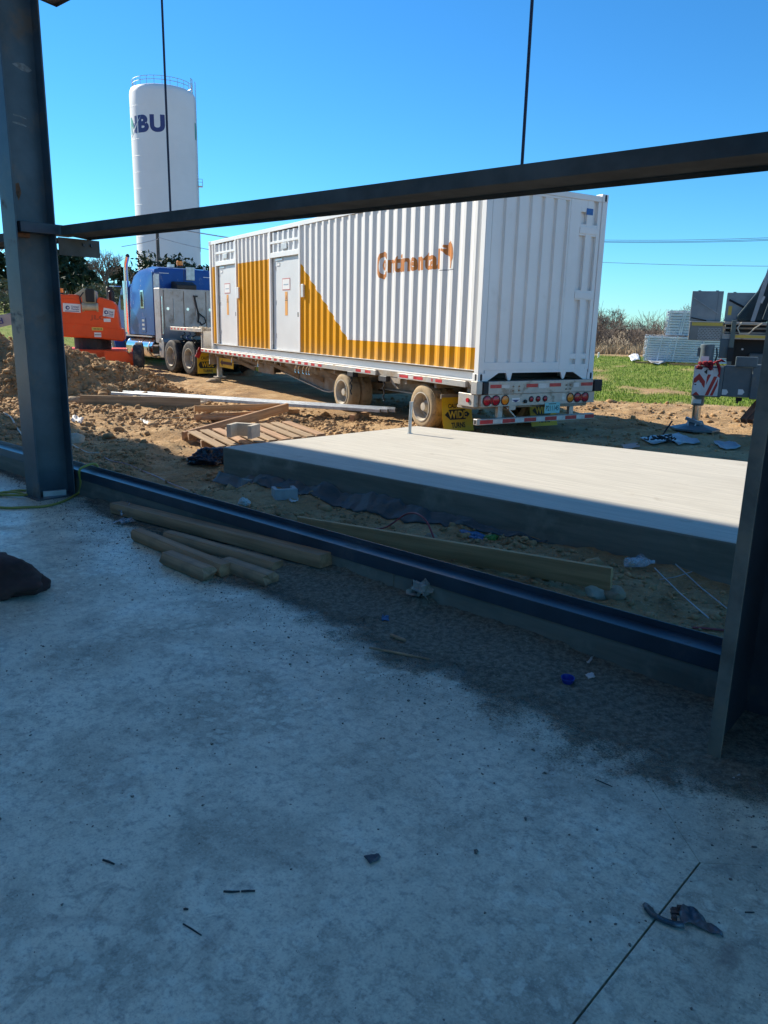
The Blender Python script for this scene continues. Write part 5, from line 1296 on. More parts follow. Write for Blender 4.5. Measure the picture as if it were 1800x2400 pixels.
def leafy(u, v, dist, vtop, Wd, label, seed, mat=CEDAR, n=2600, ls=.22, name='cedar_tree', cat='tree', group='cedar trees', z0=.12):
    g = np.random.default_rng(seed); b = far(u, v, dist); z = gz(b)-.2; H = far(u, vtop, dist).z-z
    t = thing(name, label, cat, Vector((b.x, b.y, z)), 0, group)
    mb = MB(); rg = random.Random(seed)
    mb.tube([(0,0,-.2),(.05,.0,H*.3),(.0,.05,H*.75)], [H*.03, H*.024, H*.006], 7)
    for k in range(9):
        a = rg.uniform(0, 6.28); h = H*rg.uniform(.2,.7); mb.tube([(0,0,h),(Wd*.3*math.cos(a), Wd*.3*math.sin(a), h+H*.08),(Wd*.45*math.cos(a), Wd*.45*math.sin(a), h+H*.12)], [H*.010, H*.007, H*.003], 5)
    mb.build('trunk', BARK, t, smooth=True)
    # clumps of small leaf faces on an uneven crown
    nc = 46; ca = g.uniform(0, 6.28, nc); ch = g.uniform(z0, .95, nc); cr = Wd*.5*np.sqrt(np.clip(1-((ch-.42)/.60)**2, .03, 1))*g.uniform(.35, 1.12, nc)
    C = np.stack([cr*np.cos(ca), cr*np.sin(ca), ch*H], 1); cs = Wd*g.uniform(.10, .20, nc)
    idx = g.integers(0, nc, n); dv = g.normal(0, 1, (n,3)); dv /= np.linalg.norm(dv, axis=1)[:, None]
    P = C[idx] + dv*(cs[idx]*g.uniform(.35, 1.1, n))[:, None]*np.array([1,1,.75])
    A = g.normal(0, 1, (n,3)); A /= np.linalg.norm(A, axis=1)[:, None]; Bv = np.cross(A, g.normal(0, 1, (n,3))); Bv /= np.linalg.norm(Bv, axis=1)[:, None]
    s = ls*g.uniform(.5, 1.3, n)[:, None]
    V = np.stack([P-A*s, P+Bv*s*.38, P+A*s, P-Bv*s*.38], 1).reshape(-1, 3); F = (np.array([[0,1,2,3]])[None] + np.arange(n)[:, None, None]*4).reshape(-1, 4)
    o = np_mesh('crown', V, F, mat, t); stuff(o); del o['kind']
    return t
leafy(18, 700, 52, 592, 3.4, 'dark cedar at the far left edge behind the left column', 21)
leafy(160, 705, 55, 592, 3.6, 'tall dark cedar between the left column and the bare tree', 22, n=3200)
leafy(205, 705, 52, 640, 2.4, 'lower dark cedar under the bare tree', 23, n=1800)
leafy(285, 700, 62, 622, 2.2, 'dark cedar directly left of the truck exhaust stack', 24, n=1800)
leafy(400, 690, 66, 605, 6.0, 'broad green cedar in front of the water tower behind the truck', 25, n=4200)
leafy(340, 690, 64, 640, 3.0, 'cedar behind the truck sleeper left of the utility pole', 29)
leafy(490, 690, 66, 624, 2.8, 'dark cedar showing between the truck and the container', 26)
leafy(222, 705, 44, 668, 2.2, 'pale olive scrub bush behind the orange lift', 27, OLIVE, 1200, .12, 'scrub_bush', 'bush', 'scrub bushes', .05)
leafy(255, 705, 46, 670, 2.0, 'pale olive scrub bush right of the bare tree trunk', 28, OLIVE, 1200, .12, 'scrub_bush', 'bush', 'scrub bushes', .05)
leafy(8, 715, 44, 655, 2.0, 'pale dry bush at the left edge above the grass', 30, OLIVE, 900, .12, 'scrub_bush', 'bush', 'scrub bushes', .05)
# thicket of grey brush along the far side of the field
def thicket(n, x0, x1, y0, y1, hmin, hmax, seed, label):
    rg = random.Random(seed); mb = MB()
    for k in range(n):
        x = rg.uniform(x0, x1); y = rg.uniform(y0, y1); z = gz((x, y)); H = rg.uniform(hmin, hmax)*(.75+.5*float(vnoise(np.array([x*.23]), np.array([y*.2]), 9)[0]))
        for s in range(rg.randint(3, 5)):
            d = Vector((rg.gauss(0,.30), rg.gauss(0,.30), 1)).normalized(); p = Vector((x+rg.gauss(0,.2), y+rg.gauss(0,.2), z-.05))
            grow(mb, p, d, H*.62, .028, 2, rg, .5, .2, .009, (3, 5))
    o = stuff(mb.build('brush_thicket', TWIG)); o['label'] = label
thicket(120, 11, 40, 51, 62, 1.9, 3.1, 31, 'far grey brown leafless brush behind the field at right')
thicket(18, -30, -8, 52, 62, 1.0, 1.6, 33, 'far grey leafless brush on the bank at left')
# ------------------------------------------------------------------ concrete pad outdoors
PZ = .243
pc = [(-6.81, 5.06), (1.6, 5.28), (1.6, 9.25), (-6.58, 8.15)]
pad = wall_thing('concrete_pad', 'large raised broom finished concrete pad between the building and the trailer', 'concrete pad', -6.81, 5.06, 0)
q_ = [(x+6.81, y-5.06) for x, y in pc]
bm = bmesh.new()
bot = [bm.verts.new((x, y, -.55)) for x, y in q_]; topv = [bm.verts.new((x, y, PZ)) for x, y in q_]
ft_ = bm.faces.new(topv); ft_.material_index = 0
for i in range(4):
    f = bm.faces.new((bot[i], bot[(i+1) % 4], topv[(i+1) % 4], topv[i])); f.material_index = 1
bm.faces.new(bot[::-1])
me = bpy.data.meshes.new('pad_slab'); bm.to_mesh(me); bm.free()
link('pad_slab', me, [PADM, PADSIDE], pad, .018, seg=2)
# pipe stub
p = at(960, 1016, PZ)
ps = thing('pipe_stub', 'thin galvanised stub post standing on the far edge of the concrete pad', 'post', p, 0)
MB().tube([(0,0,-.02),(.004,0,.20),(.012,0,.40)], .021, 12, caps=False).build('tube', GALV, ps, smooth=True); MB().cyl((.012,0,.392), .024, 0, .012, 'z', 12).build('tube_cap', GALV, ps); MB().cyl((0,0,0), .035, 0, .008, 'z', 12).build('foot_plate', GALV, ps)
# poly sheeting draped along the bottom of the pad's near face
n = 120; vs = []; m_ = 9
xi = np.linspace(-.05, 4.05, n+1); wv = .05+.13*(.5+.5*fbm(xi*2.2, xi*0, 4, 51)); hv = .06+.10*(.5+.5*fbm(xi*1.7, xi*0+3, 3, 52)); fade = np.clip((4.05-xi)/1.2, .12, 1)
for i in range(n+1):
    for j in range(m_):
        t = j/(m_-1); x = xi[i]; k = float(fbm(np.array([x*7]), np.array([t*2.5]), 3, 53)[0])
        y = -.012 - wv[i]*fade[i]*t**1.3 - .030*abs(k)*t; p_ = wall_pt(x-6.81, 5.06+y)
        zz = max(gz(p_)+.008, -.14) + hv[i]*fade[i]*(1-t)**1.2 + .035*max(0, k)*math.sin(t*3.14)
        vs.append((x+.02*k, y, zz))
o = MB().add(vs, [(i*m_+j, (i+1)*m_+j, (i+1)*m_+j+1, i*m_+j+1) for i in range(n) for j in range(m_-1)]).build('poly_sheeting', POLY, None, smooth=True)
o.location = pad.location; o.rotation_euler = (0, 0, WA); o.modifiers.new('t', 'SOLIDIFY').thickness = .004
tag(o, 'dark crumpled plastic sheeting sticking out under the near side of the pad', 'plastic sheet')

# ------------------------------------------------------------------ lumber
def timber_poly(w, h, r): return [(-w/2, -h/2+r), (-w/2+r*.7, -h/2), (w/2-r*.7, -h/2), (w/2, -h/2+r), (w/2, h/2-r), (w/2-r*.7, h/2), (-w/2+r*.7, h/2), (-w/2, h/2-r)]
def lumber(name, p, q, w, h, label, cat, mat, r=.006, group=None, end=0, roll=0):
    p = Vector(p); q = Vector(q); L = (q-p).length; d = (q-p).normalized()
    mb = MB(); pr = timber_poly(w, h, r); N = 8; vs = []; rg = random.Random(hash(label) % 999 if False else int(L*1000))
    for k in range(N+1):
        x = L*k/N
        for a, b in pr: vs.append((x + (rg.uniform(-end, end) if k in (0, N) else 0), a*(1+rg.uniform(-.02,.02)), b*(1+rg.uniform(-.02,.02))))
    m = len(pr); fs = [(k*m+i, k*m+(i+1) % m, (k+1)*m+(i+1) % m, (k+1)*m+i) for k in range(N) for i in range(m)]
    vs.append((rg.uniform(-end, end)*1.5 - end*.3, 0, 0)); fs += [(i, (i+1) % m, len(vs)-1) for i in range(m)]
    vs.append((L+rg.uniform(-end, end)*1.5, 0, 0)); fs += [(N*m+i, N*m+(i+1) % m, len(vs)-1) for i in range(m)]
    o = mb.add(vs, fs).build(name, mat, None, smooth=True)
    o.location = p; o.rotation_euler = (Matrix.Rotation(math.atan2(d.y, d.x), 3, 'Z') @ Matrix.Rotation(-math.asin(d.z), 3, 'Y') @ Matrix.Rotation(roll, 3, 'X')).to_euler()
    return tag(o, label, cat, group)
G = 'timbers lying on the floor by the kerb'
def fl_(u, v, z): return at(u, v, z)
lumber('timber', fl_(272, 1188, .06), fl_(764, 1313, .13), .11, .085, 'longest timber on the floor, lying along the kerb', 'timber', WOOD, .005, G)
lumber('timber', fl_(321, 1252, .045), fl_(530, 1337, .045), .10, .088, 'rounded pale timber farthest left in the row on the floor', 'timber', WOOD, .024, G, .004)
lumber('timber', fl_(394, 1258, .05), fl_(652, 1331, .055), .095, .088, 'rounded timber lying between the longest one and the short broken ones', 'timber', WOOD, .022, G, .004)
lumber('timber', fl_(391, 1306, .045), fl_(489, 1346, .045), .105, .088, 'shortest broken timber nearest to us with a splintered end', 'timber', WOOD_GREY, .022, G, .022)
lumber('timber', fl_(526, 1321, .045), fl_(634, 1359, .045), .10, .088, 'short broken timber with a splintered end right of the shortest one', 'timber', WOOD_GREY, .020, G, .022)
# plank on edge outside
a = at(700, 1241, -.01); b = at(1432, 1370, .06)
lumber('plank', a + Vector((0,0,.035)), b + Vector((0,0,.035)), .042, .145, 'long plank standing on edge in the dirt between kerb and pad', 'plank', WOOD_NEW, .003)
# boards in the dirt beyond
def gp(u, v, lift): return on_ground(u, v, lift)
H_B = 'boards lying in the dirt left of the pad'
lumber('board', gp(190, 950, .09), gp(470, 958, .10), .05, .22, 'brown board on edge behind the left column', 'board', WOOD_PAL, .003, H_B)
lumber('board', gp(456, 985, .20), gp(655, 973, .16), .05, .10, 'upper of two stacked boards in front of the grey purlins', 'board', WOOD_NEW, .003, H_B)
lumber('board', gp(457, 992, .10), gp(700, 968, .06), .05, .10, 'lower of two stacked boards in front of the grey purlins', 'board', WOOD, .003, H_B)
lumber('board', gp(430, 1032, .05), gp(674, 985, .24), .05, .15, 'long board propped up diagonally across the pallet end', 'board', WOOD, .003, H_B)
lumber('board', gp(470, 990, .07), gp(620, 985, .06), .09, .05, 'flat board under the two stacked boards', 'board', WOOD_GREY, .003, H_B)
# galvanised purlin bundle
pa, pb = gp(284, 936, .20), gp(905, 986, .17); dd = (pb-pa).normalized(); sd_ = Vector((-dd.y, dd.x, 0))
LB = ('nearest', 'second nearest', 'middle', 'second farthest', 'farthest')
for k in range(5):
    o_ = sd_*(.075*k) + Vector((0, 0, .004*k)); s0 = dd*(.12*((k*37) % 5 - 2)); 
    mb = MB().bar(pa+o_+s0, pb+o_+s0*.5, .062, .062); o = mb.build('purlin', GALV, None, .006)
    e = pb+o_+s0*.5; MB().bar(e-dd*.01, e+dd*.0015, .05, .05).build('open_end', DARKVOID, o)
    tag(o, LB[k] + ' of five grey metal purlins laid out across the dirt', 'purlin', 'bundle of metal purlins')
for t in (.06, .55, .9):
    c = pa.lerp(pb, t)+sd_*.17; z = gz(c); 
    tag(MB().bar(c-sd_*.35+Vector((0,0,z-c.z+.05)), c+sd_*.35+Vector((0,0,z-c.z+.05)), .09, .12).build('bearer', WOOD), {.06:'short wooden bearer under the left end of the purlins', .55:'short wooden bearer under the middle of the purlins', .9:'short wooden bearer under the right end of the purlins'}[t], 'bearer')
# pallet with block
pc_ = gp(605, 1044, 0); pd = (gp(520, 1036, 0)-gp(470, 1015, 0)).normalized(); pal_a = R(-58)
pal = thing('wooden_pallet', 'weathered wooden pallet tucked against the left end of the pad', 'pallet', Vector((pc_.x-.05, pc_.y+.05, gz(pc_)+.04)), pal_a)
pal.rotation_euler = (R(3), R(2), pal_a)
for k in range(9):
    y = -.78+.185*k; MB().box(-.62+.02*math.sin(k*5), .62+.03*math.sin(k*3), y, y+.125, .115, .137).build('deck_board', (WOOD_PAL, WOOD_PAL, WOOD)[k % 3], pal, .003)
for x in (-.58, -.02, .54): MB().box(x, x+.05, -.80, .84, .02, .114).build('stringer', WOOD_GREY, pal, .003)
for y in (-.7, .6): MB().box(-.6, .6, y, y+.1, .0, .019).build('bottom_board', WOOD_GREY, pal, .003)
def ublock(name, loc, rz, s, label, mat, h=.19):
    t = MB().prism([(-.2*s,-.15*s),(.2*s,-.15*s),(.2*s,.15*s),(.13*s,.15*s),(.13*s,-.07*s),(-.13*s,-.07*s),(-.13*s,.15*s),(-.2*s,.15*s)], 'z', 0, h*s).build(name, mat, None, .006, seg=2)
    t.location = loc; t.rotation_euler = (0, 0, rz); return tag(t, label, 'block', 'U shaped concrete blocks')
b1 = at(571, 1024, .06); ublock('concrete_block', (b1.x, b1.y, .06), R(165), .92, 'buff U shaped block sitting on the wooden pallet', BLOCKT)
b2 = on_ground(667, 1168); ublock('concrete_block', b2, R(20), .55, 'grey U shaped block lying in the dirt before the pad', BLOCKM)
b3 = on_ground(590, 1133); ublock('concrete_block', (b3.x, b3.y, b3.z-.03), R(60), .45, 'half buried grey block at the foot of the pad', BLOCKM)

# ------------------------------------------------------------------ rocks, bags, scraps
def rock(u, v, s, label, mat=ROCKM, seed=0, sc=(1,.8,.7), lift=.25, group='loose rocks', where=None):
    bm = bmesh.new(); bmesh.ops.create_icosphere(bm, subdivisions=3, radius=1); rg = random.Random(seed)
    o_ = Vector((rg.uniform(0,50), rg.uniform(0,50), 0))
    from mathutils import noise as mn
    for v_ in bm.verts:
        c = v_.co.copy(); k = 1+.28*mn.noise(c*1.1+o_)+.12*mn.noise(c*2.7+o_)+.05*mn.noise(c*6+o_)
        q = Vector((round(c.x*2.2)/2.2, round(c.y*2.2)/2.2, round(c.z*2.2)/2.2)); v_.co = (c*.7+q*.3)*k
        v_.co = Vector((v_.co.x*sc[0], v_.co.y*sc[1], v_.co.z*sc[2]))*s
    me = bpy.data.meshes.new('rock'); bm.to_mesh(me); bm.free()
    o = link('rock', me, mat, smooth=True); p = where or on_ground(u, v); o.location = p + Vector((0,0,s*sc[2]*lift)); o.rotation_euler = (rg.uniform(-.2,.2), rg.uniform(-.2,.2), rg.uniform(0,6)); return tag(o, label, 'rock', group)
rock(252, 895, .40, 'big pale rock embedded in the front of the spoil heap', ROCKP, 1, (1.1,.8,.75), .2)
rock(182, 900, .20, 'medium rock on the spoil heap left of the big pale one', ROCKM, 2); rock(172, 920, .17, 'rock at the foot of the spoil heap next to the left column', ROCKM, 3)
rock(335, 915, .26, 'rock in the right toe of the spoil heap', ROCKM, 4); rock(305, 905, .22, 'rock above the right toe of the spoil heap', ROCKM, 5)
rock(213, 926, .13, 'small flat pale rock at the foot of the spoil heap', ROCKP, 6, (1.2,.7,.4)); rock(22, 860, .20, 'rock on the spoil heap left of the left column', ROCKM, 7)
rock(178, 1035, .12, 'pale rock in the shade right of the left column', ROCKP, 8, (1,.8,.8)); rock(1404, 1400, .075, 'pale greenish rock beside the end of the plank on edge', M('greenish_rock', (.40,.42,.33), .8, 0, .2), 9, (1.2,.8,.7), .3)
rock(478, 945, .16, 'pale rock beside the grey purlins', ROCKP, 10, (1.3,.8,.4)); rock(1440, 1405, .09, 'brown clod shaped rock right of the plank end', ROCKM, 13)
rock(590, 880, .30, 'brown lump of earth between the purlins and the trailer', ROCKM, 11, (1.2,.8,.6), 0); rock(500, 895, .2, 'brown clod on the track left of the trailer wheels', ROCKM, 12, (1.1,.8,.5), 0)
rock(1010, 1265, .06, 'small rock in the dirt above the plank on edge', ROCKM, 14); rock(1270, 925+10, .12, 'clod in the sunlit dirt behind the trailer', ROCKM, 15, (1,.8,.6), .1) 
def bag(name, loc, dims, mat, label, cat, seed, fold=.25, fine=.12, rz=0):
    from mathutils import noise as mn
    bm = bmesh.new(); bmesh.ops.create_icosphere(bm, subdivisions=5, radius=1); o_ = Vector((seed*7.3, seed*3.1, 0))
    for v_ in bm.verts:
        c = v_.co.copy(); k = 1 + fold*mn.noise(c*1.3+o_) + fine*abs(mn.noise(c*3.1+o_)) - fine*.8*abs(mn.noise(Vector((c.x*5, c.y*2, c.z*2))+o_)) + .04*mn.noise(c*9+o_)
        v_.co = c*k; 
        if v_.co.z < -.35: v_.co.z = -.35-(v_.co.z+.35)*.05
        v_.co = Vector((v_.co.x*dims[0], v_.co.y*dims[1], (v_.co.z+.36)*dims[2]))
    me = bpy.data.meshes.new(name); bm.to_mesh(me); bm.free(); o = link(name, me, mat, smooth='all'); o.location = loc; o.rotation_euler = (0,0,rz); return tag(o, label, cat)
p = at(18, 1390, 0); bag('bundled_jacket', (p.x-.15, p.y+.05, 0), (.36,.22,.15), CLOTHBR, 'dark brown bundled cloth lying at the left edge of the floor', 'bundle', 3, .42, .10, R(-15))
p = on_ground(494, 1092); bag('black_bag', (p.x, p.y, p.z), (.22,.12,.13), BLACKP, 'crumpled black plastic at the left corner of the pad', 'plastic bag', 5, .5, .3, R(20))
p = on_ground(1110, 1262); bag('crisp_bag', (p.x, p.y, p.z), (.13,.05,.035), LBLUEP, 'crumpled blue wrapper in the dirt at the foot of the pad', 'wrapper', 6, .6, .4, R(-45)); p2 = on_ground(1150, 1266); bag('green_wrapper', p2, (.05,.04,.03), GREENSC, 'small green scrap beside the blue wrapper', 'wrapper', 7, .5, .3)
p = at(990, 1428, 0); n_, m_ = 11, 20; vs = []; rg = random.Random(5)
for i in range(n_):
    for j in range(m_):
        a = 2*math.pi*j/m_; r_ = (.042+.012*math.sin(3*a+i*.9)+rg.uniform(-.010, .012))*(.55+.45*min(1, i/4)); vs.append((-.07+.014*i+rg.uniform(-.006,.006)+(.02*math.sin(2*a) if i == n_-1 else 0), r_*1.15*math.cos(a), max(.002, .036+r_*math.sin(a))))
o = MB().add(vs, [(i*m_+j, i*m_+(j+1) % m_, (i+1)*m_+(j+1) % m_, (i+1)*m_+j) for i in range(n_-1) for j in range(m_)]).build('paper_bag', KRAFT, None); o.location = p; o.rotation_euler = (0, 0, R(-150)); tag(o, 'crumpled paper bag on the floor against the kerb', 'paper bag')
_later = lambda: scrap('torn_paper', [(957,1400),(985,1432),(1000,1444),(962,1424)], 0, 'torn strip of paper in front of the crumpled paper bag', 'paper', KRAFT, .001, .022, False, 21)
p = on_ground(572, 1186); bag('paper_scrap', p, (.05,.035,.05), PAPER, 'white crumpled paper in the dirt left of the plank', 'paper', 9, .5, .4)
for k, (u, v, lb) in enumerate(((1465, 1330, 'left clear bottle lying in the dirt at the foot of the pad'), (1492, 1330, 'right clear bottle lying in the dirt at the foot of the pad'))):
    p = on_ground(u, v); o = MB().lathe([(0,0),(.035,.004),(.037,.03),(.034,.09),(.037,.14),(.014,.19),(.014,.215),(0,.216)], (0,0,0), 'x', 16).build('bottle', FILM2, None, smooth=True); o.location = p+Vector((0,0,.035)); o.rotation_euler = (0,0,R(10+50*k)); tag(o, lb, 'bottle', 'clear bottles by the pad')
def scrap(name, pts, z, label, cat, mat, th=.004, amp=.01, ground_=False, seed=1):
    P = [on_ground(u, v) if ground_ else at(u, v, z) for u, v in pts]; c = sum(P, Vector())/len(P); n = 6; vs = []; g_ = random.Random(seed)
    for i in range(n):
        for j in range(n):
            s, t = i/(n-1), j/(n-1); q = (P[0]*(1-s)+P[1]*s)*(1-t)+(P[3]*(1-s)+P[2]*s)*t
            q = q + Vector((g_.gauss(0,1), g_.gauss(0,1), 0))*amp*.25
            vs.append(q + Vector((0,0, .003+abs(g_.gauss(0, amp)))))
    o = MB().add(vs, [(i*n+j, (i+1)*n+j, (i+1)*n+j+1, i*n+j+1) for i in range(n-1) for j in range(n-1)]).build(name, mat, None, smooth=True)
    o.modifiers.new('t', 'SOLIDIFY').thickness = th; return tag(o, label, cat)
scrap('paper_scrap', [(676,1173),(700,1168),(699,1176),(680,1181)], 0, 'flat white paper right of the grey block', 'paper', PAPER, .002, .008, True)
scrap('paper_scrap', [(170,975),(196,985),(190,992),(165,988)], 0, 'white and blue wrapper in the sun right of the left column', 'wrapper', PAPER, .002, .03, True, 4)
scrap('paper_scrap', [(330,985),(352,990),(356,998),(340,995)], 0, 'white curled scrap in the sunlit dirt', 'scrap', PAPER, .002, .03, True, 5)
_later()
scrap('plastic_wrap', [(280,1205),(312,1186),(310,1212),(286,1226)], 0, 'crumpled clear plastic wrap beside the end of the longest timber', 'plastic wrap', FILM2, .001, .045, False, 6)
scrap('plastic_wrap', [(262,1228),(345,1196),(405,1198),(300,1232)], 0, 'torn strip of clear plastic wrap draped over the longest timber', 'plastic wrap', FILM2, .001, .03, False, 7)
scrap('blue_scrap', [(892,1460),(910,1458),(913,1468),(895,1468)], 0, 'small bright blue plastic scrap on the floor', 'scrap', LBLUEP, .002, .008, False, 8)
scrap('flake', [(853,2012),(884,2004),(892,2014),(868,2028)], 0, 'dark flake of mud on the floor in front', 'flake', M('mud_flake', (.10,.11,.12), .9, 0, .3, 20), .004, .003, False, 9)
scrap('white_chip', [(1370,1594),(1388,1590),(1394,1600),(1378,1604)], 0, 'small white chip on the dusty floor right of the blue cup', 'chip', PAPER, .004, .004, False, 10)
scrap('curled_shaving', [(1374,1570),(1386,1556),(1390,1558),(1380,1572)], 0, 'thin pale shaving on the dusty floor beside the kerb', 'shaving', PAPER, .002, .006, False, 11)
scrap('stone_chip', [(1702,1820),(1730,1818),(1736,1830),(1712,1836)], 0, 'flat grey chip at the foot of the right column', 'chip', BLOCKM, .012, .004, False, 12); scrap('stone_chip', [(1772,1836),(1792,1842),(1800,1862),(1782,1850)], 0, 'flat pale chip at the right edge beside the dark column', 'chip', BLOCKM, .012, .004, False, 13)
# small board with bark against the kerb
a, b = at(1118, 1432, .03), at(1262, 1494, .02)
lumber('splintered_stick', a, b, .05, .02, 'splintered strip of bark wood lying against the kerb', 'stick', WOOD_NEW, .006, None, .02)
def stick(u0, v0, u1, v1, r, label, mat=WOOD_GREY, z=0.0): 
    p, q = at(u0, v0, z+r), at(u1, v1, z+r); m = p.lerp(q, .5)+Vector((rnd.gauss(0,.001), rnd.gauss(0,.001), 0)); return tag(MB().tube([p, m, q], [r, r*1.1, r*.8], 6).build('stick', mat, None), label, 'stick', 'sticks on the floor')
stick(866, 1523, 1006, 1550, .006, 'long thin stick on the floor below the blue scrap'); stick(916, 1495, 950, 1508, .010, 'short thick stick on the floor above the long thin one')
DKS = M('dark_stick', (.05,.05,.05), .8)
stick(524, 2089, 562, 2089, .003, 'left half of a dark straight strip on the front floor', DKS); stick(565, 2089, 598, 2088, .003, 'right half of a dark straight strip on the front floor', DKS); stick(430, 2131, 441, 2131, .003, 'tiny dark chip of stick below the dark strip', DKS)
stick(1395, 1828, 1435, 1845, .002, 'thin dark twig on the floor left of the right column', DKS); stick(429, 2165, 472, 2192, .002, 'thin dark twig left of the front centre', DKS); stick(241, 2015, 268, 2025, .003, 'short dark twig in the left front of the floor', DKS); stick(1746, 2138, 1768, 2138, .002, 'tiny dark twig right of the trowel', DKS)
# blue cap
p = at(1329, 1606, 0)
cp_ = MB().lathe([(0,.004),(.026,.004),(.034,.022),(.037,.034),(.040,.034),(.036,.018),(.028,.0),(0,.0)], (0,0,0), 'z', 28).build('plastic_cup', BLUEP, None, smooth=True); cp_.location = p; cp_.scale = (.8, .8, .8); cp_.rotation_euler = (R(6), 0, 0); tag(cp_, 'small round blue plastic cup standing on the dusty floor', 'cup')
# rusty trowel like scraper: handle strip, torn middle, bent blade
tw = thing('bent_metal_scrap', 'bent rusty blue grey metal scrap lying across the floor joint', 'metal scrap', at(1600, 2160, 0), 0)
def lp(u, v, z=0): return at(u, v, z) - at(1600, 2160, 0)
mb = MB(); pts = [lp(1512,2117,.004), lp(1520,2128,.014), lp(1530,2142,.012), lp(1552,2154,.010), lp(1580,2164,.012), lp(1602,2166,.012)]; vs = []
for k, c in enumerate(pts):
    t = (pts[min(k+1, 5)]-pts[max(k-1, 0)]).normalized(); n_ = Vector((-t.y, t.x, 0)); w_ = (.008,.012,.011,.010,.010,.012)[k]
    vs += [c-n_*w_+Vector((0,0,-.004)), c-n_*w_*.2+Vector((0,0,.004)), c+n_*w_]
o = mb.add(vs, [(3*k+j, 3*k+j+1, 3*k+j+4, 3*k+j+3) for k in range(5) for j in range(2)]).build('bent_strip', TROWEL, tw, smooth=True); o.modifiers.new('t', 'SOLIDIFY').thickness = .004
poly = [lp(1598,2168,.006), lp(1592,2136,.014), lp(1600,2120,.018), lp(1618,2126,.016), lp(1640,2140,.012), lp(1656,2160,.010), lp(1690,2182,.008), lp(1694,2196,.004), lp(1672,2190,.004), lp(1642,2176,.006), lp(1622,2164,.008), lp(1612,2166,.006)]
bmx = bmesh.new(); f = bmx.faces.new([bmx.verts.new(c) for c in poly]); bmesh.ops.triangulate(bmx, faces=bmx.faces); bmesh.ops.subdivide_edges(bmx, edges=bmx.edges, cuts=2, use_grid_fill=True)
for v_ in bmx.verts: v_.co.z += .004*math.sin(v_.co.x*180)+.003*math.sin(v_.co.y*230)
me = bpy.data.meshes.new('blade'); bmx.to_mesh(me); bmx.free(); o = link('torn_blade', me, TROWEL, tw, smooth='all'); o.modifiers.new('t', 'SOLIDIFY').thickness = .0035
rg_ = MB()
for k in range(14):
    c = lp(1578+rnd.uniform(0,40), 2128+rnd.uniform(0,26), .006); rg_.box(c.x-.006, c.x+.007, c.y-.005, c.y+.006, .0, .006+.008*rnd.random())
rg_.build('rust_flakes', M('rust_flake', (.11,.075,.06), .95, 0, .4, 90), tw)
V, F = lumps(np.array([[*lp(1560+rnd.uniform(-15,20), 2130+rnd.uniform(-10,20), .003)] for k in range(40)]), np.array([rnd.uniform(.003,.009) for k in range(40)]), 4)

# ------------------------------------------------------------------ hose, cords, rods
def smooth_pts(P, n=10):
    P = [P[0]]+list(P)+[P[-1]]; out = []
    for i in range(1, len(P)-2):
        for k in range(n):
            t = k/n; a, b, c, d = P[i-1], P[i], P[i+1], P[i+2]
            out.append(.5*((2*b)+(c-a)*t+(2*a-5*b+4*c-d)*t*t+(3*b-a-3*c+d)*t**3))
    return out+[P[-2]]
def cord(name, pts, r, label, cat, mat): return tag(MB().tube(smooth_pts(pts), r, 8).build(name, mat, None, smooth=True), label, cat)
Z9 = .011
hp = [at(-120,1172,Z9), at(0,1189,Z9), at(54,1189,Z9), at(108,1186,Z9), at(150,1174,Z9), at(176,1160,Z9), at(186,1152,.03), wall_pt(-6.58,3.30,.12), wall_pt(-6.56,3.285,.235), wall_pt(-6.54,3.33,.275), wall_pt(-6.53,3.43,.285), wall_pt(-6.54,3.47,.18), wall_pt(-6.6,3.55,-.05)]
cord('air_hose', hp, .011, 'yellow hose running round the foot of the left column and over the kerb', 'hose', HOSE)
hq = [at(-90,1165,Z9), at(0,1160,Z9), at(20,1152,Z9), at(50,1149,Z9), at(72,1152,.016), at(55,1160,.02), at(20,1160,.02), at(-10,1158,.02), at(15,1153,.03), at(45,1155,.035), at(68,1160,.012), at(110,1150,Z9), at(160,1120,Z9)]
cord('air_hose', hq, .011, 'coiled loop of yellow hose left of the left column foot', 'hose', HOSE)
g1 = [on_ground(u, v, .012) for u, v in ((150,1035),(164,1041),(195,1058),(213,1064),(233,1062))]; cord('string', g1, .008, 'pale string in the dirt right of the left column', 'string', STRINGC)
g2_ = [on_ground(u, v, .010) for u, v in ((245,1072),(262,1082),(295,1089),(330,1103),(370,1120),(398,1134),(430,1146),(458,1158))]; cord('cord', g2_, .007, 'pink cord snaking through the dirt beside the kerb', 'cord', PINKC)
g3 = [on_ground(u, v, .012) for u, v in ((845,1240),(900,1252),(955,1262),(995,1280),(1030,1298),(1060,1318))]
for k in (2, 3): g3[k] = g3[k] + Vector((0,0,.19))
cord('cord', g3, .007, 'dark red cord lying over the plank on edge', 'cord', REDC)
cord('cord', [on_ground(u, v, .01) for u, v in ((1620,1477),(1650,1479),(1700,1482),(1760,1482))], .007, 'dark red cord in the dirt by the right column', 'cord', REDC)
g4 = [on_ground(u, v, .02) for u, v in ((-30,940),(0,962),(25,980),(40,1003),(55,1025))]; cord('string', g4, .012, 'pale cable in the dirt at the far left', 'cable', STRINGC)
g5 = [on_ground(u, v, .014) for u, v in ((325,983),(360,980),(410,981),(460,982))]; cord('cord', g5, .010, 'thin black cable in the sunlit dirt in front of the boards', 'cable', BLACK)
def rod(p, q, r, label): return tag(MB().tube([p, p.lerp(q,.5)-Vector((0,0,.01)), q], r, 6).build('thin_rod', REBAR, None, smooth=True), label, 'rod', 'thin rods leaning in the dirt')
rod(on_ground(1660,1456,.02), at(1534,1331,.10), .004, 'left one of two thin pale rods in the dirt by the pad'); rod(on_ground(1706,1441,.03), at(1583,1322,.14), .004, 'right one of two thin pale rods in the dirt by the pad')
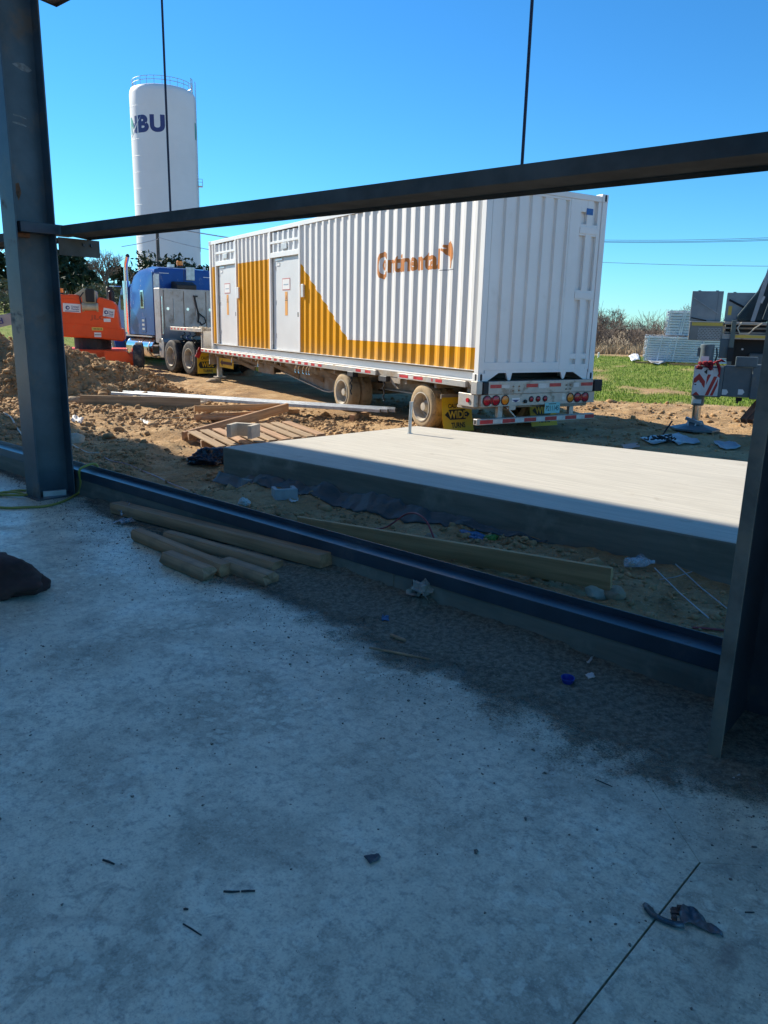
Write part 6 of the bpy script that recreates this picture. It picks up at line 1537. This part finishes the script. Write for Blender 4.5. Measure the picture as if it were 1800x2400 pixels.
rod(on_ground(1545,1368,.03), on_ground(1620,1356,.05), .003, 'short thin rod lying across the two leaning rods')
# ladder-like prop in the dark right corner
a = wall_pt(-.28, 2.62, 0); b = wall_pt(-.10, 2.95, 1.3)
tag(MB().bar(a, b, .05, .05).build('leaning_bar', STEEL_DK), 'dark bar leaning behind the right column', 'bar')

# ------------------------------------------------------------------ dirt drifted against the kerb
nx_, ny_ = 320, 40
def drift(lx, ly):
    hk = (.022+.055*sstep(-6, -4.2, lx)*(1-sstep(-2.6, -1.2, lx)))*(1+.5*fbm(lx*1.8, lx*0, 4, 81)); wk = 1.6*(.16+.42*sstep(-6, -3, lx))*(1+.4*fbm(lx*1.4, lx*0+5, 4, 82))
    t = np.clip((3.30-ly)/wk, 0, 1)
    return hk*(1-t)**2*(1+.35*fbm(lx*9, ly*9, 3, 83)) + (1-t)*(.0075*fbm(lx*11, ly*11, 4, 84) + .004*fbm(lx*40, ly*40, 2, 85))*(1-.5*t) + .0062 - .0045*t**1.5
def wk_(lx): return 1.6*(.16+.42*sstep(-6, -3, lx))*(1+.4*fbm(lx*1.4, lx*0+5, 4, 82))
X_ = np.linspace(-6.5, .2, nx_); TT = np.linspace(0, 1, ny_); XX, T2 = np.meshgrid(X_, TT, indexing='ij'); YY = 3.30 - wk_(X_)[:, None]*T2; ZZ = drift(XX, YY)
V = np.stack([XX*EX.x+YY*EY.x, XX*EX.y+YY*EY.y, ZZ], -1).reshape(-1, 3); k_ = np.arange(nx_-1)[:, None]*ny_ + np.arange(ny_-1)[None]
def drift_mat():
    t = NT('kerb_dirt'); f = t.noise(38, 6, .7); k = t.mix(t.ramp(f, .35, .65), (.10,.093,.068), (.225,.21,.155)); k = t.mix(t.math('MULTIPLY', t.ramp(t.noise(90, 3, .6), .60, .68), .5), k, (.36,.35,.29)); t.bump(f, .8, .01)
    fd = t.attr('fade'); a = t.math('ADD', t.math('MULTIPLY', fd, 1.5), t.math('MULTIPLY', t.math('SUBTRACT', t.noise(5, 7, .7), .5), 1.3)); a = t.math('ADD', a, t.math('MULTIPLY', t.math('SUBTRACT', t.noise(130, 3, .7), .5), .9))
    t.set(t.b.inputs['Alpha'], t.ramp(a, .22, .72)); return t.out(k, .95, 0, .2)
dd_ = stuff(np_mesh('dirt_drift', V, np.stack([k_, k_+ny_, k_+ny_+1, k_+1], -1).reshape(-1, 4), drift_mat(), None, True)); fa = dd_.data.attributes.new('fade', 'FLOAT', 'POINT'); fa.data.foreach_set('value', ((1-T2)*(1-sstep(-1.0, .1, XX))*sstep(-6.5, -5.9, XX)).astype(np.float32).ravel())
dd_['label'] = 'dark gravelly dirt drifted along the foot of the kerb'

bpy.context.view_layer.update()
for o in list(COL.objects):           # small things by the kerb lie on the drifted dirt
    if o.parent is None and o.type == 'MESH' and o.name.split('.')[0] in ('plastic_cup','blue_scrap','white_chip','curled_shaving','paper_bag','torn_paper','splintered_stick','stick'):
        c = sum((o.matrix_world @ Vector(b) for b in o.bound_box), Vector())/8; x_, y_ = to_wall(c); d_ = float(drift(np.array([x_]), np.array([y_]))[0])
        if 3.3-y_ < float(wk_(np.array([x_]))[0]) and d_ > 0: o.location.z += d_

# ------------------------------------------------------------------ grit on the floor
g = np.random.default_rng(9)
n = 42000; lx = g.uniform(-9, .2, n); t = g.uniform(0, 1, n)
ly = 3.29 - np.abs(g.normal(0, 1, n))*np.clip(.10+.11*(lx+7.5), .07, .42)
n2 = 15000; lx2 = g.uniform(-8, 2, n2); ly2 = g.uniform(.2, 3.25, n2); k = fbm(lx2*1.5, ly2*1.5, 4, 41)*.9 + g.uniform(-.45, .45, n2) > .13
LX = np.concatenate([lx, lx2[k]]); LY = np.concatenate([ly, ly2[k]])
k = LY > -.2; LX, LY = LX[k], LY[k]
sz = np.clip(np.exp(g.normal(-6.45, .55, len(LX))), .0007, .010)
P = np.stack([LX*EX.x+LY*EY.x, LX*EX.y+LY*EY.y, sz*.35], 1)
V, F = lumps(P, sz, 8, .6); stuff(np_mesh('floor_grit', V, F, GRITM))['label'] = 'fine grit and mud crumbs scattered over the concrete floor'

# ------------------------------------------------------------------ pieces that came out of one loop become objects of their own
def split_loose(o):
    me = o.data; n = len(me.vertices); par = list(range(n))
    def find(a):
        while par[a] != a: par[a] = par[par[a]]; a = par[a]
        return a
    for e in me.edges:
        a, b = find(e.vertices[0]), find(e.vertices[1])
        if a != b: par[a] = b
    isl = {}
    for p in me.polygons: isl.setdefault(find(p.vertices[0]), []).append(p)
    if len(isl) < 2: return
    base = o.name.split('.')[0]; mats = list(me.materials)
    for k, ps in enumerate(isl.values()):
        ids = sorted({v for p in ps for v in p.vertices}); mp = {v: i for i, v in enumerate(ids)}
        m2 = bpy.data.meshes.new(base); m2.from_pydata([me.vertices[v].co[:] for v in ids], [], [[mp[v] for v in p.vertices] for p in ps])
        for m in mats: m2.materials.append(m)
        m2.polygons.foreach_set('use_smooth', [p.use_smooth for p in ps])
        if k == 0: o.data = m2
        else:
            c = o.copy(); c.data = m2; COL.objects.link(c)
for o in list(COL.objects):
    if o.type == 'MESH' and o.parent and 'kind' not in o and o.name.split('.')[0] in ('recess_filler','bolt_pair','header_bolts','insulators','deck_edge_bar','film_folds','roof_lamp','purlin_set','kerb_wall','end_stile','tank_strap','end_frame','hand_hole','wheel_nuts','weld_seams','beam_slider','platform_rail','rungs','ladder_hood','spacers'): split_loose(o)
ren = {'recess_filler':'recess_filler','bolt_pair':'bolt','header_bolts':'bolt','insulators':'insulator','film_folds':'film_fold','purlin_set':'purlin','kerb_wall':'kerb_stone','weld_seams':'weld_seam','rungs':'rung','spacers':'spacer','wheel_nuts':'wheel_nut'}
for o in list(COL.objects):
    b = o.name.split('.')[0]
    if o.parent and b in ren and ren[b] != b: o.name = ren[b]
